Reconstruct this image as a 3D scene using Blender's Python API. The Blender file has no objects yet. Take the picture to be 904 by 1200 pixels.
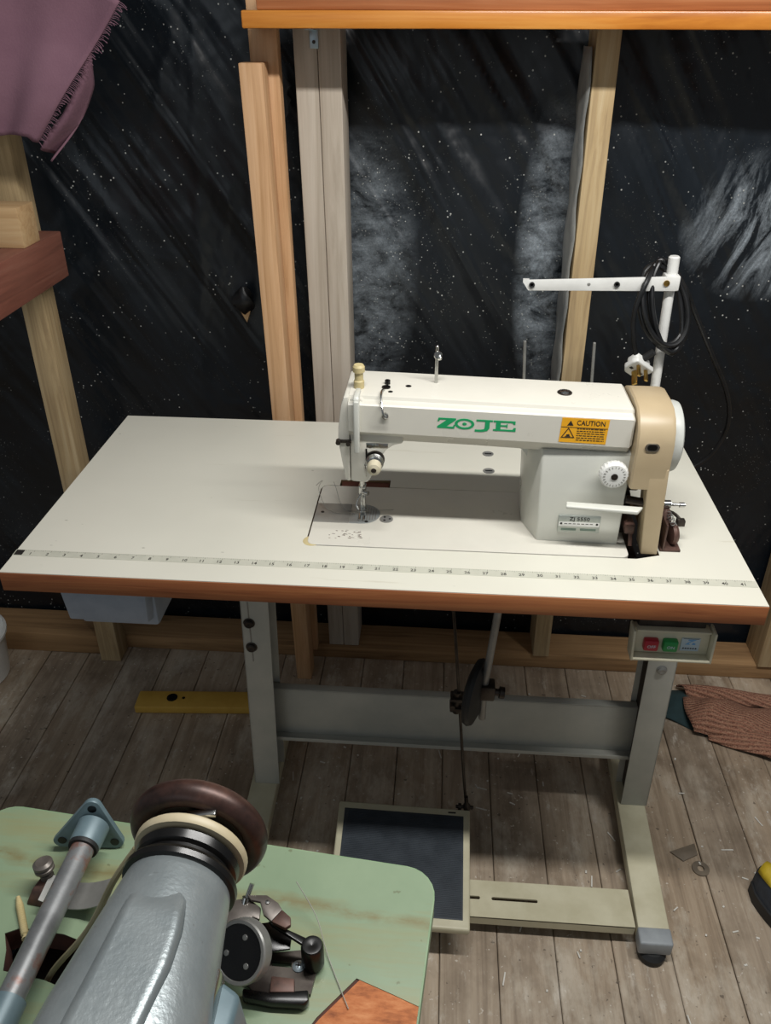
import bpy, bmesh, math, random
from mathutils import Vector, Matrix, noise
random.seed(7)
S = bpy.context.scene
COL = S.collection
PI = math.pi

# ------------------------------------------------------------------ materials
def lin(h):
    h = h.lstrip('#'); c = [int(h[i:i+2], 16)/255 for i in (0, 2, 4)]
    return tuple((v/12.92 if v <= .04045 else ((v+.055)/1.055)**2.4) for v in c) + (1,)

class NT:
    def __init__(s, name):
        s.m = bpy.data.materials.new(name); s.m.use_nodes = True
        s.t = s.m.node_tree; s.b = s.t.nodes['Principled BSDF']
        s.tc = s.t.nodes.new('ShaderNodeTexCoord')
    def n(s, typ, **kw):
        o = s.t.nodes.new(typ)
        for k, v in kw.items():
            if k in o.inputs: o.inputs[k].default_value = v
            else: setattr(o, k, v)
        return o
    def l(s, a, b): s.t.links.new(a, b)
    def mapping(s, scale=(1, 1, 1), rot=(0, 0, 0), loc=(0, 0, 0), src=None):
        m = s.n('ShaderNodeMapping'); m.inputs['Scale'].default_value = scale
        m.inputs['Rotation'].default_value = rot; m.inputs['Location'].default_value = loc
        s.l(src or s.tc.outputs['Object'], m.inputs['Vector']); return m.outputs['Vector']
    def noise(s, vec, scale=5, detail=4, rough=.55, dist=0):
        o = s.n('ShaderNodeTexNoise'); o.inputs['Scale'].default_value = scale
        o.inputs['Detail'].default_value = detail; o.inputs['Roughness'].default_value = rough
        o.inputs['Distortion'].default_value = dist
        s.l(vec, o.inputs['Vector']); return o.outputs['Fac']
    def ramp(s, fac, stops):
        o = s.n('ShaderNodeValToRGB'); e = o.color_ramp.elements
        while len(e) < len(stops): e.new(.5)
        for i, (p, c) in enumerate(stops):
            e[i].position = p; e[i].color = c if isinstance(c, tuple) else lin(c)
        s.l(fac, o.inputs['Fac']); return o.outputs['Color']
    def mix(s, fac, a, b, mode='MIX'):
        o = s.n('ShaderNodeMix', data_type='RGBA', blend_type=mode)
        for sock, v in ((o.inputs[0], fac), (o.inputs[6], a), (o.inputs[7], b)):
            if isinstance(v, (int, float)): sock.default_value = v
            elif isinstance(v, str): sock.default_value = lin(v)
            elif isinstance(v, tuple): sock.default_value = v
            else: s.l(v, sock)
        return o.outputs[2]
    def math(s, op, a, b=0.0, c=0.0, clamp=False):
        o = s.n('ShaderNodeMath', operation=op, use_clamp=clamp)
        for i, v in enumerate((a, b, c)):
            if isinstance(v, (int, float)): o.inputs[i].default_value = v
            else: s.l(v, o.inputs[i])
        return o.outputs[0]
    def bump(s, h, strength=.2, dist=.002, prev=None):
        o = s.n('ShaderNodeBump'); o.inputs['Strength'].default_value = strength
        o.inputs['Distance'].default_value = dist; s.l(h, o.inputs['Height'])
        if prev is not None: s.l(prev, o.inputs['Normal'])
        return o.outputs['Normal']
    def out(s, color=None, rough=None, metal=None, normal=None):
        for k, v in (('Base Color', color), ('Roughness', rough), ('Metallic', metal), ('Normal', normal)):
            if v is None: continue
            if isinstance(v, (int, float)): s.b.inputs[k].default_value = v
            elif isinstance(v, (str,)): s.b.inputs[k].default_value = lin(v)
            elif isinstance(v, tuple): s.b.inputs[k].default_value = v
            else: s.l(v, s.b.inputs[k])
        return s.m

def paint(name, c, c2=None, rough=.4, metal=0, scale=30, dirt=.35, bump=.05):
    """even paint or metal with slight mottling and a little grime"""
    t = NT(name); v = t.mapping()
    f = t.noise(v, scale, 5, .6)
    col = t.ramp(f, [(.35, c), (.35+dirt+.05, c2 or c)])
    g = t.noise(v, scale*6, 3, .6)
    nb = t.bump(g, bump, .0006)
    r = t.math('MULTIPLY_ADD', f, .25, rough-.12, True)
    return t.out(col, r, metal, nb)

def wood(name, c1, c2, c3, axis=2, rough=.65, grain=1.0, bump=.25, knots=True):
    t = NT(name)
    sc = [42, 42, 42]; sc[axis] = 2.2
    v = t.mapping(tuple(x*grain for x in sc))
    d = t.noise(t.mapping((3, 3, 3)), 1.5, 3, .5)
    f = t.noise(v, 1.0, 6, .62, 1.2)
    col = t.ramp(f, [(.3, c1), (.5, c2), (.72, c3)])
    fine = t.noise(t.mapping(tuple(x*grain*(4 if i != axis else 3) for i, x in enumerate(sc))), 1, 4, .7)
    col = t.mix(t.math('MULTIPLY', fine, .45), col, c1, 'MULTIPLY')
    if knots:
        vo = t.n('ShaderNodeTexVoronoi'); k = [9, 9, 9]; k[axis] = 4
        t.l(t.mapping(tuple(k)), vo.inputs['Vector']); vo.inputs['Scale'].default_value = 1
        kn = t.ramp(vo.outputs['Distance'], [(.04, (1, 1, 1, 1)), (.11, (0, 0, 0, 1))])
        col = t.mix(t.math('MULTIPLY', kn, .55), col, c1)
    col = t.mix(t.math('MULTIPLY', t.ramp(d, [(.4, (0, 0, 0, 1)), (.65, (1, 1, 1, 1))]), .25), col, c3)
    return t.out(col, rough, 0, t.bump(f, bump, .001, t.bump(fine, bump, .0006)))

M = {}
M['stud_warm'] = wood('planed_pine', '#b08658', '#cfa67b', '#d9b58f', 2)
M['stud_raw'] = wood('rough_sawn_pine', '#9d8562', '#bfa67c', '#cfbc97', 2, .85, 1.3, .6)
M['stud_grey'] = wood('dusty_whitened_timber', '#a89c8c', '#bfb4a5', '#c9c0b3', 2, .85)
M['plate'] = wood('old_sole_plate_timber', '#7a5c3c', '#a07d55', '#b89468', 0, .85)
M['block'] = wood('pale_offcut_pine', '#b08c60', '#c9a77a', '#d4b88e', 0, .8)
M['shelf'] = wood('varnished_pine', '#a8621c', '#c98231', '#dc9d4c', 0, .28, .8, .1)
M['redwood'] = wood('red_painted_board', '#74473a', '#8f5848', '#9c6d5c', 1, .6)
M['edge'] = wood('orange_brown_table_lipping', '#864a28', '#a2623a', '#b37647', 0, .5, 1.4)
M['under'] = wood('chipboard_underside', '#6b5236', '#7c6244', '#8d7353', 0, .9)
M['stand'] = paint('pale_grey_stand_paint', '#a9aaa2', '#b9b8ae', .42, 0, 14)
M['cream'] = paint('cream_stand_paint', '#b9b397', '#cbc6ac', .42, 0, 16)
M['endcap'] = paint('blue_grey_plastic_cap', '#8b9094', '#9aa0a3', .5)
M['rubber'] = paint('black_rubber', '#141516', '#1f2021', .6)
M['black'] = paint('black_enamel', '#0b0b0c', '#151413', .28, .2)
M['white_pl'] = paint('white_plastic', '#d6d6d2', '#e2e2de', .35)
M['machine'] = paint('off_white_machine_enamel', '#cbc8bd', '#d3d0c5', .3, 0, 8)
M['mach_grey'] = paint('pale_grey_machine_enamel', '#c3c4bc', '#cdcdc4', .3, 0, 8)
M['beige'] = paint('beige_plastic_guard', '#a89678', '#b3a182', .38, 0, 9)
M['knob'] = paint('aged_cream_plastic', '#b8a878', '#c9bb90', .4)
M['chrome'] = paint('bright_steel', '#b5b5b2', '#cfcfcb', .22, 1)
M['steel'] = paint('dull_steel', '#82827f', '#9b9b97', .38, .45)
M['darksteel'] = paint('oily_dark_steel', '#332c28', '#56504a', .4, .7)
M['winder'] = paint('greasy_grey_steel', '#59534e', '#77706a', .4, .4)
M['rust'] = paint('rusty_brown_iron', '#41302a', '#6d5046', .5, .3, 60)
M['wheelgrey'] = paint('light_grey_wheel_plastic', '#b4b6b1', '#bfc1bb', .4)
M['plategrey'] = paint('scuffed_slide_plate', '#8f8d87', '#a3a19a', .35, .3)
M['floorgrey'] = paint('brown_grey_scrap', '#685d4f', '#7d7161', .6)
M['darkin'] = paint('dark_brown_fill', '#241c16', '#3b2e24', .5)  # dark fill for the leg channel and the space below the belt slot
M['brass'] = paint('brass', '#b08d46', '#cdac66', .3, 1)
M['green_txt'] = paint('green_print', '#16935a', '#1a9c62', .4)
M['yellow'] = paint('yellow_sticker', '#e0a01a', '#e8ab25', .45)
M['ink'] = paint('black_ink', '#1c1a18', '#24211f', .6)
M['greyink'] = paint('faded_grey_ink', '#5c5a52', '#77756b', .6)
M['tape'] = paint('measuring_tape_strip', '#b6b6a8', '#c0bfb1', .5, 0, 60)
M['silver'] = paint('silver_label', '#9fa5a0', '#b9bdb6', .35, .6)
M['dullgreen'] = paint('dull_green_print', '#6f8478', '#7d9084', .5)
M['red_btn'] = paint('red_button_plastic', '#a31c30', '#b52338', .3)
M['green_btn'] = paint('green_button_plastic', '#1d8a45', '#279a52', .3)
M['bluelabel'] = paint('blue_print', '#5f9fd6', '#7fb4dd', .5, 0, 300)
M['palelabel'] = paint('pale_blue_paper', '#b4c8d4', '#c6d4dc', .5)
M['drawer'] = paint('pale_blue_grey_plastic', '#8f9aa8', '#a0aab6', .45)
M['mat'] = paint('dark_ribbed_rubber', '#2a3138', '#3a4148', .6)
M['cable'] = paint('black_cable_sheath', '#0d0e0f', '#17181a', .38)
M['leather'] = paint('red_brown_recess', '#5e3226', '#6e4032', .7)
M['galv'] = paint('galvanised_steel', '#a9b9c2', '#bccad1', .35, .7)
M['level'] = paint('yellow_aluminium_level', '#c29a42', '#d0a94e', .4)
M['teal'] = paint('dark_teal_cloth', '#1f3335', '#2a4347', .9)
M['shoe'] = paint('worn_black_shoe_upper', '#2a2f36', '#3a4048', .7, 0, 60)
M['shoeyellow'] = paint('yellow_shoe_patch', '#b49a22', '#c9ad2c', .6)
M['bluegrey'] = paint('blue_grey_cast_metal', '#5c6f76', '#6c8087', .42, .15)
M['thread'] = paint('pale_thread', '#8f8d84', '#a5a399', .8)
M['lint'] = paint('lint_scraps', '#c9c6bd', '#dedbd2', .9)
M['tanring'] = paint('cream_pulley_ring', '#b5a888', '#c6baa0', .45)
M['greenlam_edge'] = paint('worn_green_edge', '#6f8a66', '#8ba080', .5)
M['beltm'] = paint('dirty_tan_belt', '#8f8666', '#a39a7c', .6)

# white laminate table top with scuffs
def m_laminate():
    t = NT('white_laminate'); v = t.mapping()
    f = t.noise(v, 3, 4)
    col = t.ramp(f, [(.3, '#cccabd'), (.7, '#d4d2c5')])
    sp = t.n('ShaderNodeTexVoronoi'); t.l(t.mapping((20, 46, 1)), sp.inputs['Vector']); sp.inputs['Scale'].default_value = 1
    m = t.ramp(sp.outputs['Distance'], [(.035, (1, 1, 1, 1)), (.06, (0, 0, 0, 1))])
    gate = t.ramp(t.noise(t.mapping(loc=(3, 1, 0)), 9, 2), [(.52, (0, 0, 0, 1)), (.56, (1, 1, 1, 1))])
    col = t.mix(t.math('MULTIPLY', t.math('MULTIPLY', m, gate), .6), col, '#6d6858')
    st = t.ramp(t.noise(t.mapping((4, 60, 1)), 1, 5, .7), [(.66, (0, 0, 0, 1)), (.7, (1, 1, 1, 1))])
    col = t.mix(t.math('MULTIPLY', st, .25), col, '#a39b80')
    return t.out(col, .34, 0, t.bump(t.noise(v, 200, 2), .03, .0004))
M['laminate'] = m_laminate()

def m_green():
    t = NT('worn_green_laminate'); v = t.mapping()
    f = t.noise(v, 5, 6, .6)
    col = t.ramp(f, [(.3, '#72866b'), (.7, '#87997d')])
    st = t.ramp(t.noise(t.mapping((3, 26, 1), loc=(2, .6, 0)), 1, 6, .65), [(.50, (0, 0, 0, 1)), (.66, (1, 1, 1, 1))])
    col = t.mix(t.math('MULTIPLY', st, .55), col, '#8a8258')
    sy = t.n('ShaderNodeSeparateXYZ'); t.l(t.tc.outputs['Object'], sy.inputs[0])
    w_ = t.math('ADD', t.math('MULTIPLY_ADD', sy.outputs[0], .10, sy.outputs[1]), t.math('MULTIPLY', t.noise(t.mapping(loc=(0, 3, 0)), 14, 3), .03))
    bd = t.math('SUBTRACT', 1.0, t.math('MULTIPLY', t.math('ABSOLUTE', t.math('SUBTRACT', w_, .262)), 110.0), clamp=True)
    bn = t.ramp(t.noise(t.mapping((1, 2, 1), loc=(1, 1, 0)), 30, 5, .7), [(.35, (0, 0, 0, 1)), (.6, (1, 1, 1, 1))])
    col = t.mix(t.math('MULTIPLY', t.math('MULTIPLY', bd, bn), .8), col, '#756a45')
    sp = t.ramp(t.noise(t.mapping(loc=(5, 2, 0)), 70, 3, .6), [(.7, (0, 0, 0, 1)), (.73, (1, 1, 1, 1))])
    col = t.mix(t.math('MULTIPLY', sp, .55), col, '#5c5c3e')
    return t.out(col, .36, 0, t.bump(f, .1, .001))
M['greenlam'] = m_green()

def m_chip():
    t = NT('exposed_orange_board'); v = t.mapping()
    f = t.noise(t.mapping((1, 3, 1)), 40, 6, .7)
    col = t.ramp(f, [(.3, '#7c4426'), (.5, '#b06a3e'), (.75, '#c98a5c')])
    return t.out(col, .8, 0, t.bump(f, .5, .001))
M['chip'] = m_chip()

def m_floor():
    t = NT('weathered_floorboards')
    at = t.n('ShaderNodeAttribute', attribute_name='board'); bo = at.outputs['Fac']
    cmb = t.n('ShaderNodeCombineXYZ'); t.l(t.math('MULTIPLY', bo, 37.0), cmb.inputs[2]); t.l(t.math('MULTIPLY', bo, 11.0), cmb.inputs[1])
    add = t.n('ShaderNodeVectorMath', operation='ADD'); t.l(t.tc.outputs['Object'], add.inputs[0]); t.l(cmb.outputs[0], add.inputs[1])
    base = add.outputs[0]
    g = t.noise(t.mapping((34, 1.7, 1), src=base), 1, 7, .62, 1.6)
    col = t.ramp(g, [(.28, '#75634e'), (.45, '#a4917a'), (.58, '#bcaa93'), (.75, '#cdbea9')])
    fine = t.noise(t.mapping((190, 7, 1), src=base), 1, 4, .7)
    col = t.mix(t.math('MULTIPLY', fine, .55), col, '#6b5c4c', 'MULTIPLY')
    dark = t.ramp(t.noise(t.mapping((60, 2.2, 1), src=base), 1, 5, .7, .8), [(.56, (0, 0, 0, 1)), (.68, (1, 1, 1, 1))])
    col = t.mix(t.math('MULTIPLY', dark, .5), col, '#5b4c3d')
    vk = t.n('ShaderNodeTexVoronoi'); t.l(t.mapping((7, 2.1, 1), src=base), vk.inputs['Vector']); vk.inputs['Scale'].default_value = 1
    kn = t.ramp(vk.outputs['Distance'], [(.03, (1, 1, 1, 1)), (.09, (0, 0, 0, 1))])
    col = t.mix(t.math('MULTIPLY', kn, .6), col, '#4d3c2c')
    tint = t.ramp(bo, [(0, '#a38f79'), (.5, '#b8a58d'), (1, '#ab9f90')])
    col = t.mix(.35, col, tint)
    blot = t.noise(t.mapping((1, .8, 1)), 5, 6, .65)
    col = t.mix(t.math('MULTIPLY', t.ramp(blot, [(.47, (0, 0, 0, 1)), (.64, (1, 1, 1, 1))]), .6), col, '#5e4f3e')
    pale = t.noise(t.mapping((1.6, .7, 1), loc=(4, 4, 0)), 7, 7, .7)
    col = t.mix(t.math('MULTIPLY', t.ramp(pale, [(.5, (0, 0, 0, 1)), (.66, (1, 1, 1, 1))]), .6), col, '#c9bfae')
    sp = t.ramp(t.noise(t.mapping(loc=(7, 0, 0)), 120, 2, .5), [(.7, (0, 0, 0, 1)), (.74, (1, 1, 1, 1))])
    wp = t.ramp(t.noise(t.mapping((1.5, .6, 1), loc=(9, 2, 0)), 22, 6, .75), [(.58, (0, 0, 0, 1)), (.7, (1, 1, 1, 1))])
    col = t.mix(t.math('MULTIPLY', wp, .5), col, '#d3ccbf')
    col = t.mix(t.math('MULTIPLY', sp, .6), col, '#d8d1c4')
    sp2 = t.ramp(t.noise(t.mapping(loc=(1, 5, 0)), 90, 2, .5), [(.7, (0, 0, 0, 1)), (.74, (1, 1, 1, 1))])
    col = t.mix(t.math('MULTIPLY', sp2, .6), col, '#3a3128')
    return t.out(col, .72, 0, t.bump(g, .35, .0015, t.bump(fine, .35, .001)))
M['floor'] = m_floor()

def m_sheet():
    """black polythene: glossy, dusty specks and white powder rubbed on here and there"""
    t = NT('black_polythene')
    sx = t.n('ShaderNodeSeparateXYZ'); t.l(t.tc.outputs['Object'], sx.inputs[0]); X, Z = t.math('ADD', sx.outputs[0], .6), sx.outputs[2]
    def blob(x0, z0, rx, rz):
        a = t.math('POWER', t.math('MULTIPLY', t.math('SUBTRACT', X, x0), 1/rx), 2.0)
        b = t.math('POWER', t.math('MULTIPLY', t.math('SUBTRACT', Z, z0), 1/rz), 2.0)
        return t.math('SUBTRACT', 1.0, t.math('ADD', a, b), clamp=True)
    v = t.mapping()
    # specks
    vo = t.n('ShaderNodeTexVoronoi'); t.l(t.mapping((1, 0, 1)), vo.inputs['Vector']); vo.inputs['Scale'].default_value = 75
    spk = t.ramp(vo.outputs['Distance'], [(.09, (1, 1, 1, 1)), (.14, (0, 0, 0, 1))])
    n1 = t.noise(v, 4, 4, .6)
    gate = t.ramp(t.noise(v, 9, 5, .7), [(.5, (0, 0, 0, 1)), (.58, (1, 1, 1, 1))])
    vo2 = t.n('ShaderNodeTexVoronoi'); t.l(t.mapping((1, 0, 1), loc=(.3, 0, .2)), vo2.inputs['Vector']); vo2.inputs['Scale'].default_value = 130
    spk2 = t.ramp(vo2.outputs['Distance'], [(.1, (1, 1, 1, 1)), (.16, (0, 0, 0, 1))])
    vo3 = t.n('ShaderNodeTexVoronoi'); t.l(t.mapping((1, 0, 1), loc=(.1, 0, .7)), vo3.inputs['Vector']); vo3.inputs['Scale'].default_value = 170
    spk3 = t.math('MULTIPLY', t.ramp(vo3.outputs['Distance'], [(.08, (.4, .4, .4, 1)), (.14, (0, 0, 0, 1))]), t.ramp(t.noise(v, 5, 4, .7), [(.48, (0, 0, 0, 1)), (.6, (1, 1, 1, 1))]))
    dense = t.math('ADD', blob(.48, .98, .18, .34), t.math('ADD', blob(.80, .98, .13, .3), blob(.37, 1.05, .06, .4)), clamp=True)
    gate2 = t.math('MULTIPLY', dense, t.ramp(t.noise(v, 22, 4, .7), [(.45, (0, 0, 0, 1)), (.6, (1, 1, 1, 1))]))
    specks = t.math('MAXIMUM', spk3, t.math('MAXIMUM', t.math('MULTIPLY', spk, gate), t.math('MULTIPLY', spk2, t.math('MULTIPLY', gate2, 1.3))))
    # powder
    pn = t.noise(t.mapping((1, 1, 1.6)), 13, 8, .75, .4)
    pow_ = t.math('MULTIPLY', t.math('ADD', blob(.45, .97, .11, .30), t.math('MULTIPLY', blob(.82, 1.02, .07, .32), 1.5)), t.ramp(pn, [(.38, (0, 0, 0, 1)), (.72, (1, 1, 1, 1))]))
    sm = t.noise(t.mapping((24, 1, 6), src=t.mapping(rot=(0, -.35, 0))), 1, 6, .72, .8)
    smear = t.math('MULTIPLY', blob(1.24, 1.08, .17, .15), t.ramp(sm, [(.42, (0, 0, 0, 1)), (.72, (1, 1, 1, 1))]))
    powder = t.math('MULTIPLY', t.math('ADD', pow_, t.math('MULTIPLY', smear, 1.8)), .75, clamp=True)
    base = t.ramp(t.noise(v, 2.2, 3), [(.35, '#0b0f13'), (.7, '#151c23')])
    gr = t.noise(t.mapping(), 260, 3, .7)
    powder = t.math('MULTIPLY', powder, t.math('MULTIPLY_ADD', gr, 1.6, .1), clamp=True)
    col = t.mix(powder, base, '#a2acb4')
    col = t.mix(specks, col, '#b9bab5')
    # creases in the film
    vr = t.mapping(rot=(0, .585, 0))
    s1 = t.noise(t.mapping((14, 1, 1.1), src=vr), 1, 2, .5, .35)
    s2 = t.noise(t.mapping((5, 1, 3.5)), 1.0, 3, .5, .5)
    s3 = t.noise(t.mapping((40, 1, 9), src=vr), 1, 2, .5, .3)
    up = t.ramp(Z, [(.45, (.25, .25, .25, 1)), (.95, (1, 1, 1, 1))])
    nb = t.bump(t.math('MULTIPLY', s1, up), .7, .035, t.bump(s2, .6, .04, t.bump(s3, .25, .003)))
    rough = t.math('ADD', t.math('MULTIPLY', powder, .5), t.math('MULTIPLY_ADD', n1, .2, .24), clamp=True)
    return t.out(col, rough, 0, nb)
M['sheet'] = m_sheet()

def m_pink():
    t = NT('dusty_pink_fleece'); v = t.mapping()
    f = t.noise(v, 260, 3, .7); g = t.noise(v, 9, 4)
    col = t.ramp(g, [(.3, '#775563'), (.7, '#866370')])
    return t.out(col, .95, 0, t.bump(f, .5, .0012))
M['pink'] = m_pink()

def m_knit():
    t = NT('brown_ribbed_knit')
    w = t.n('ShaderNodeTexWave', wave_type='BANDS', bands_direction='Y'); w.inputs['Scale'].default_value = 42
    w.inputs['Distortion'].default_value = .8; w.inputs['Detail'].default_value = 1
    t.l(t.mapping(rot=(0, 0, .25)), w.inputs['Vector'])
    f = t.noise(t.mapping((1, 1, 1)), 520, 2, .6)
    col = t.ramp(w.outputs['Fac'], [(.1, '#5e3429'), (.8, '#8f5d4a')])
    col = t.mix(t.ramp(f, [(.45, (0, 0, 0, 1)), (.62, (1, 1, 1, 1))]), col, '#b08a70')
    return t.out(col, .95, 0, t.bump(w.outputs['Fac'], .8, .003, t.bump(f, .6, .001)))
M['knit'] = m_knit()

def m_hammer():
    t = NT('silver_hammered_paint'); v = t.mapping()
    f = t.noise(v, 260, 3, .55); g = t.noise(v, 12, 5, .6)
    col = t.ramp(g, [(.3, '#7b8487'), (.65, '#9ba2a3')])
    sp = t.ramp(t.noise(t.mapping(loc=(3, 3, 3)), 75, 3, .6), [(.7, (0, 0, 0, 1)), (.75, (1, 1, 1, 1))])
    col = t.mix(t.math('MULTIPLY', sp, .6), col, '#4a332b')
    return t.out(col, .34, .45, t.bump(f, .28, .0009))
M['hammer'] = m_hammer()

def m_rim():
    t = NT('worn_red_brown_handwheel'); v = t.mapping()
    g = t.noise(v, 22, 6, .65)
    col = t.ramp(g, [(.35, '#211816'), (.52, '#432e28'), (.7, '#5f4339')])
    return t.out(col, .4, .35, t.bump(g, .3, .001))
M['rim'] = m_rim()

def m_rustpipe():
    t = NT('grey_pipe_paint_with_rust'); v = t.mapping()
    g = t.noise(v, 26, 6, .65)
    col = t.ramp(g, [(.35, '#6f7172'), (.52, '#7f8182'), (.62, '#805c50'), (.75, '#62392c')])
    return t.out(col, .4, .4, t.bump(g, .15, .001))
M['pipe'] = m_rustpipe()

# ------------------------------------------------------------------ mesh building
class MB:
    def __init__(s): s.bm = bmesh.new()
    def _merge(s, b, mat=None):
        if mat is not None: bmesh.ops.transform(b, matrix=mat, verts=b.verts)
        bmesh.ops.recalc_face_normals(b, faces=b.faces)
        tmp = bpy.data.meshes.new('t'); b.to_mesh(tmp); b.free()
        s.bm.from_mesh(tmp); bpy.data.meshes.remove(tmp); return s
    @staticmethod
    def _bev(b, off, seg=2, ang=25):
        if off <= 0: return
        es = [e for e in b.edges if len(e.link_faces) == 2 and e.calc_face_angle(0) > math.radians(ang)]
        if es: bmesh.ops.bevel(b, geom=es, offset=off, segments=seg, affect='EDGES', clamp_overlap=True, profile=.5)
    def box(s, x0, x1, y0, y1, z0, z1, bev=0, mat=None):
        b = bmesh.new(); bmesh.ops.create_cube(b, size=1)
        bmesh.ops.transform(b, matrix=Matrix.Translation(((x0+x1)/2, (y0+y1)/2, (z0+z1)/2)) @ Matrix.Diagonal((abs(x1-x0), abs(y1-y0), abs(z1-z0), 1)), verts=b.verts)
        s._bev(b, bev); return s._merge(b, mat)
    def hull(s, bottom, top, bev=0, seg=2):
        """solid between two equal-length loops of 3-D points"""
        b = bmesh.new(); n = len(bottom)
        A = [b.verts.new(p) for p in bottom]; B = [b.verts.new(p) for p in top]
        b.faces.new(A); b.faces.new(B[::-1])
        for i in range(n): b.faces.new((A[i], B[i], B[(i+1) % n], A[(i+1) % n]))
        bmesh.ops.recalc_face_normals(b, faces=b.faces)
        s._bev(b, bev, seg); return s._merge(b)
    def prism(s, pts, axis, a0, a1, bev=0, seg=2):
        f = {'x': lambda u, v, a: (a, u, v), 'y': lambda u, v, a: (u, a, v), 'z': lambda u, v, a: (u, v, a)}[axis]
        return s.hull([f(u, v, a0) for u, v in pts], [f(u, v, a1) for u, v in pts], bev, seg)
    def plate(s, outer, holes, z0, z1, mat=None):
        """horizontal plate (x,y outline) with real holes, made by triangulated caps"""
        b = bmesh.new(); loops = []
        for lp in [outer]+holes:
            vs = [b.verts.new((x, y, z0)) for x, y in lp]
            for i in range(len(vs)): b.edges.new((vs[i], vs[(i+1) % len(vs)]))
        bmesh.ops.triangle_fill(b, use_beauty=True, use_dissolve=False, edges=b.edges[:])
        r = bmesh.ops.extrude_face_region(b, geom=b.faces[:])
        bmesh.ops.translate(b, vec=(0, 0, z1-z0), verts=[v for v in r['geom'] if isinstance(v, bmesh.types.BMVert)])
        return s._merge(b, mat)
    def rings(s, rings, close=True, caps=True):
        b = bmesh.new(); R = [[b.verts.new(p) for p in r] for r in rings]
        n = len(R[0])
        for i in range(len(R)-1):
            for j in range(n if close else n-1):
                k = (j+1) % n
                b.faces.new((R[i][j], R[i][k], R[i+1][k], R[i+1][j]))
        if caps and close:
            b.faces.new(R[0][::-1]); b.faces.new(R[-1])
        return s._merge(b)
    def lathe(s, prof, origin, axis=(0, 0, 1), seg=32, squash=1.0, caps=True):
        a = Vector(axis).normalized(); u = a.orthogonal().normalized(); w = a.cross(u); o = Vector(origin)
        rr = []
        for r, h in prof:
            r = max(r, 1e-5)
            rr.append([o+a*h+u*(r*math.cos(2*PI*k/seg))+w*(r*math.sin(2*PI*k/seg)*squash) for k in range(seg)])
        return s.rings(rr, caps=caps)
    def cyl(s, p0, p1, r0, r1=None, seg=20, bev=0):
        p0, p1 = Vector(p0), Vector(p1); L = (p1-p0).length; r1 = r0 if r1 is None else r1
        pr = [(r0, 0), (r1, L)] if bev <= 0 else [(r0-bev, 0), (r0, bev), (r1, L-bev), (r1-bev, L)]
        return s.lathe(pr, p0, p1-p0, seg)
    def tube(s, pts, r, seg=10, sub=6, closed=False):
        P = [Vector(p) for p in pts]
        if sub > 1 and len(P) > 2:
            Q = []; n = len(P)
            for i in range(n if closed else n-1):
                p0 = P[(i-1) % n] if (closed or i > 0) else P[0]; p1 = P[i]; p2 = P[(i+1) % n]
                p3 = P[(i+2) % n] if (closed or i+2 < n) else P[-1]
                for k in range(sub):
                    t = k/sub
                    Q.append(.5*((2*p1)+(p2-p0)*t+(2*p0-5*p1+4*p2-p3)*t*t+(3*p1-p0-3*p2+p3)*t**3))
            if not closed: Q.append(P[-1])
            P = Q
        n = len(P); rr = []; up = None
        for i in range(n):
            t = (P[(i+1) % n]-P[i-1]) if closed else (P[min(i+1, n-1)]-P[max(i-1, 0)])
            t.normalize()
            up = t.orthogonal() if up is None else up-t*up.dot(t)
            up.normalize(); w = t.cross(up)
            q = r(i/(n-1)) if callable(r) else r
            rr.append([P[i]+up*(q*math.cos(2*PI*k/seg))+w*(q*math.sin(2*PI*k/seg)) for k in range(seg)])
        if closed: rr.append(rr[0])
        return s.rings(rr, caps=not closed)
    def flat(s, polys, o, u, v, eps=.0003):
        """thin printed shapes: polygons in (a,b) laid on the plane o + a*u + b*v"""
        o, u, v = Vector(o), Vector(u).normalized(), Vector(v).normalized(); n = u.cross(v).normalized()
        for p in polys:
            f = [o+u*a+v*b+n*eps for a, b in p]; g = [q-n*eps*1.6 for q in f]
            b = bmesh.new(); A = [b.verts.new(q) for q in f]; B = [b.verts.new(q) for q in g]; k = len(A)
            try:
                b.faces.new(A); b.faces.new(B[::-1])
                for i in range(k): b.faces.new((A[i], B[i], B[(i+1) % k], A[(i+1) % k]))
            except ValueError: pass
            s._merge(b)
        return s
    def text(s, body, size, o, u, v, eps=.0003, sx=1.0, align='CENTER'):
        c = bpy.data.curves.new('t', 'FONT'); c.body = body; c.size = size; c.align_x = align; c.resolution_u = 2; c.offset = size*.012
        ob = bpy.data.objects.new('t', c); COL.objects.link(ob)
        dg = bpy.context.evaluated_depsgraph_get(); me = bpy.data.meshes.new_from_object(ob.evaluated_get(dg))
        bpy.data.objects.remove(ob); bpy.data.curves.remove(c)
        o, u, v = Vector(o), Vector(u).normalized(), Vector(v).normalized(); n = u.cross(v).normalized()
        for q in me.vertices: q.co = o+u*(q.co.x*sx)+v*q.co.y+n*eps
        s.bm.from_mesh(me); bpy.data.meshes.remove(me); return s
    def xf(s, m): bmesh.ops.transform(s.bm, matrix=m, verts=s.bm.verts); return s

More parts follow.
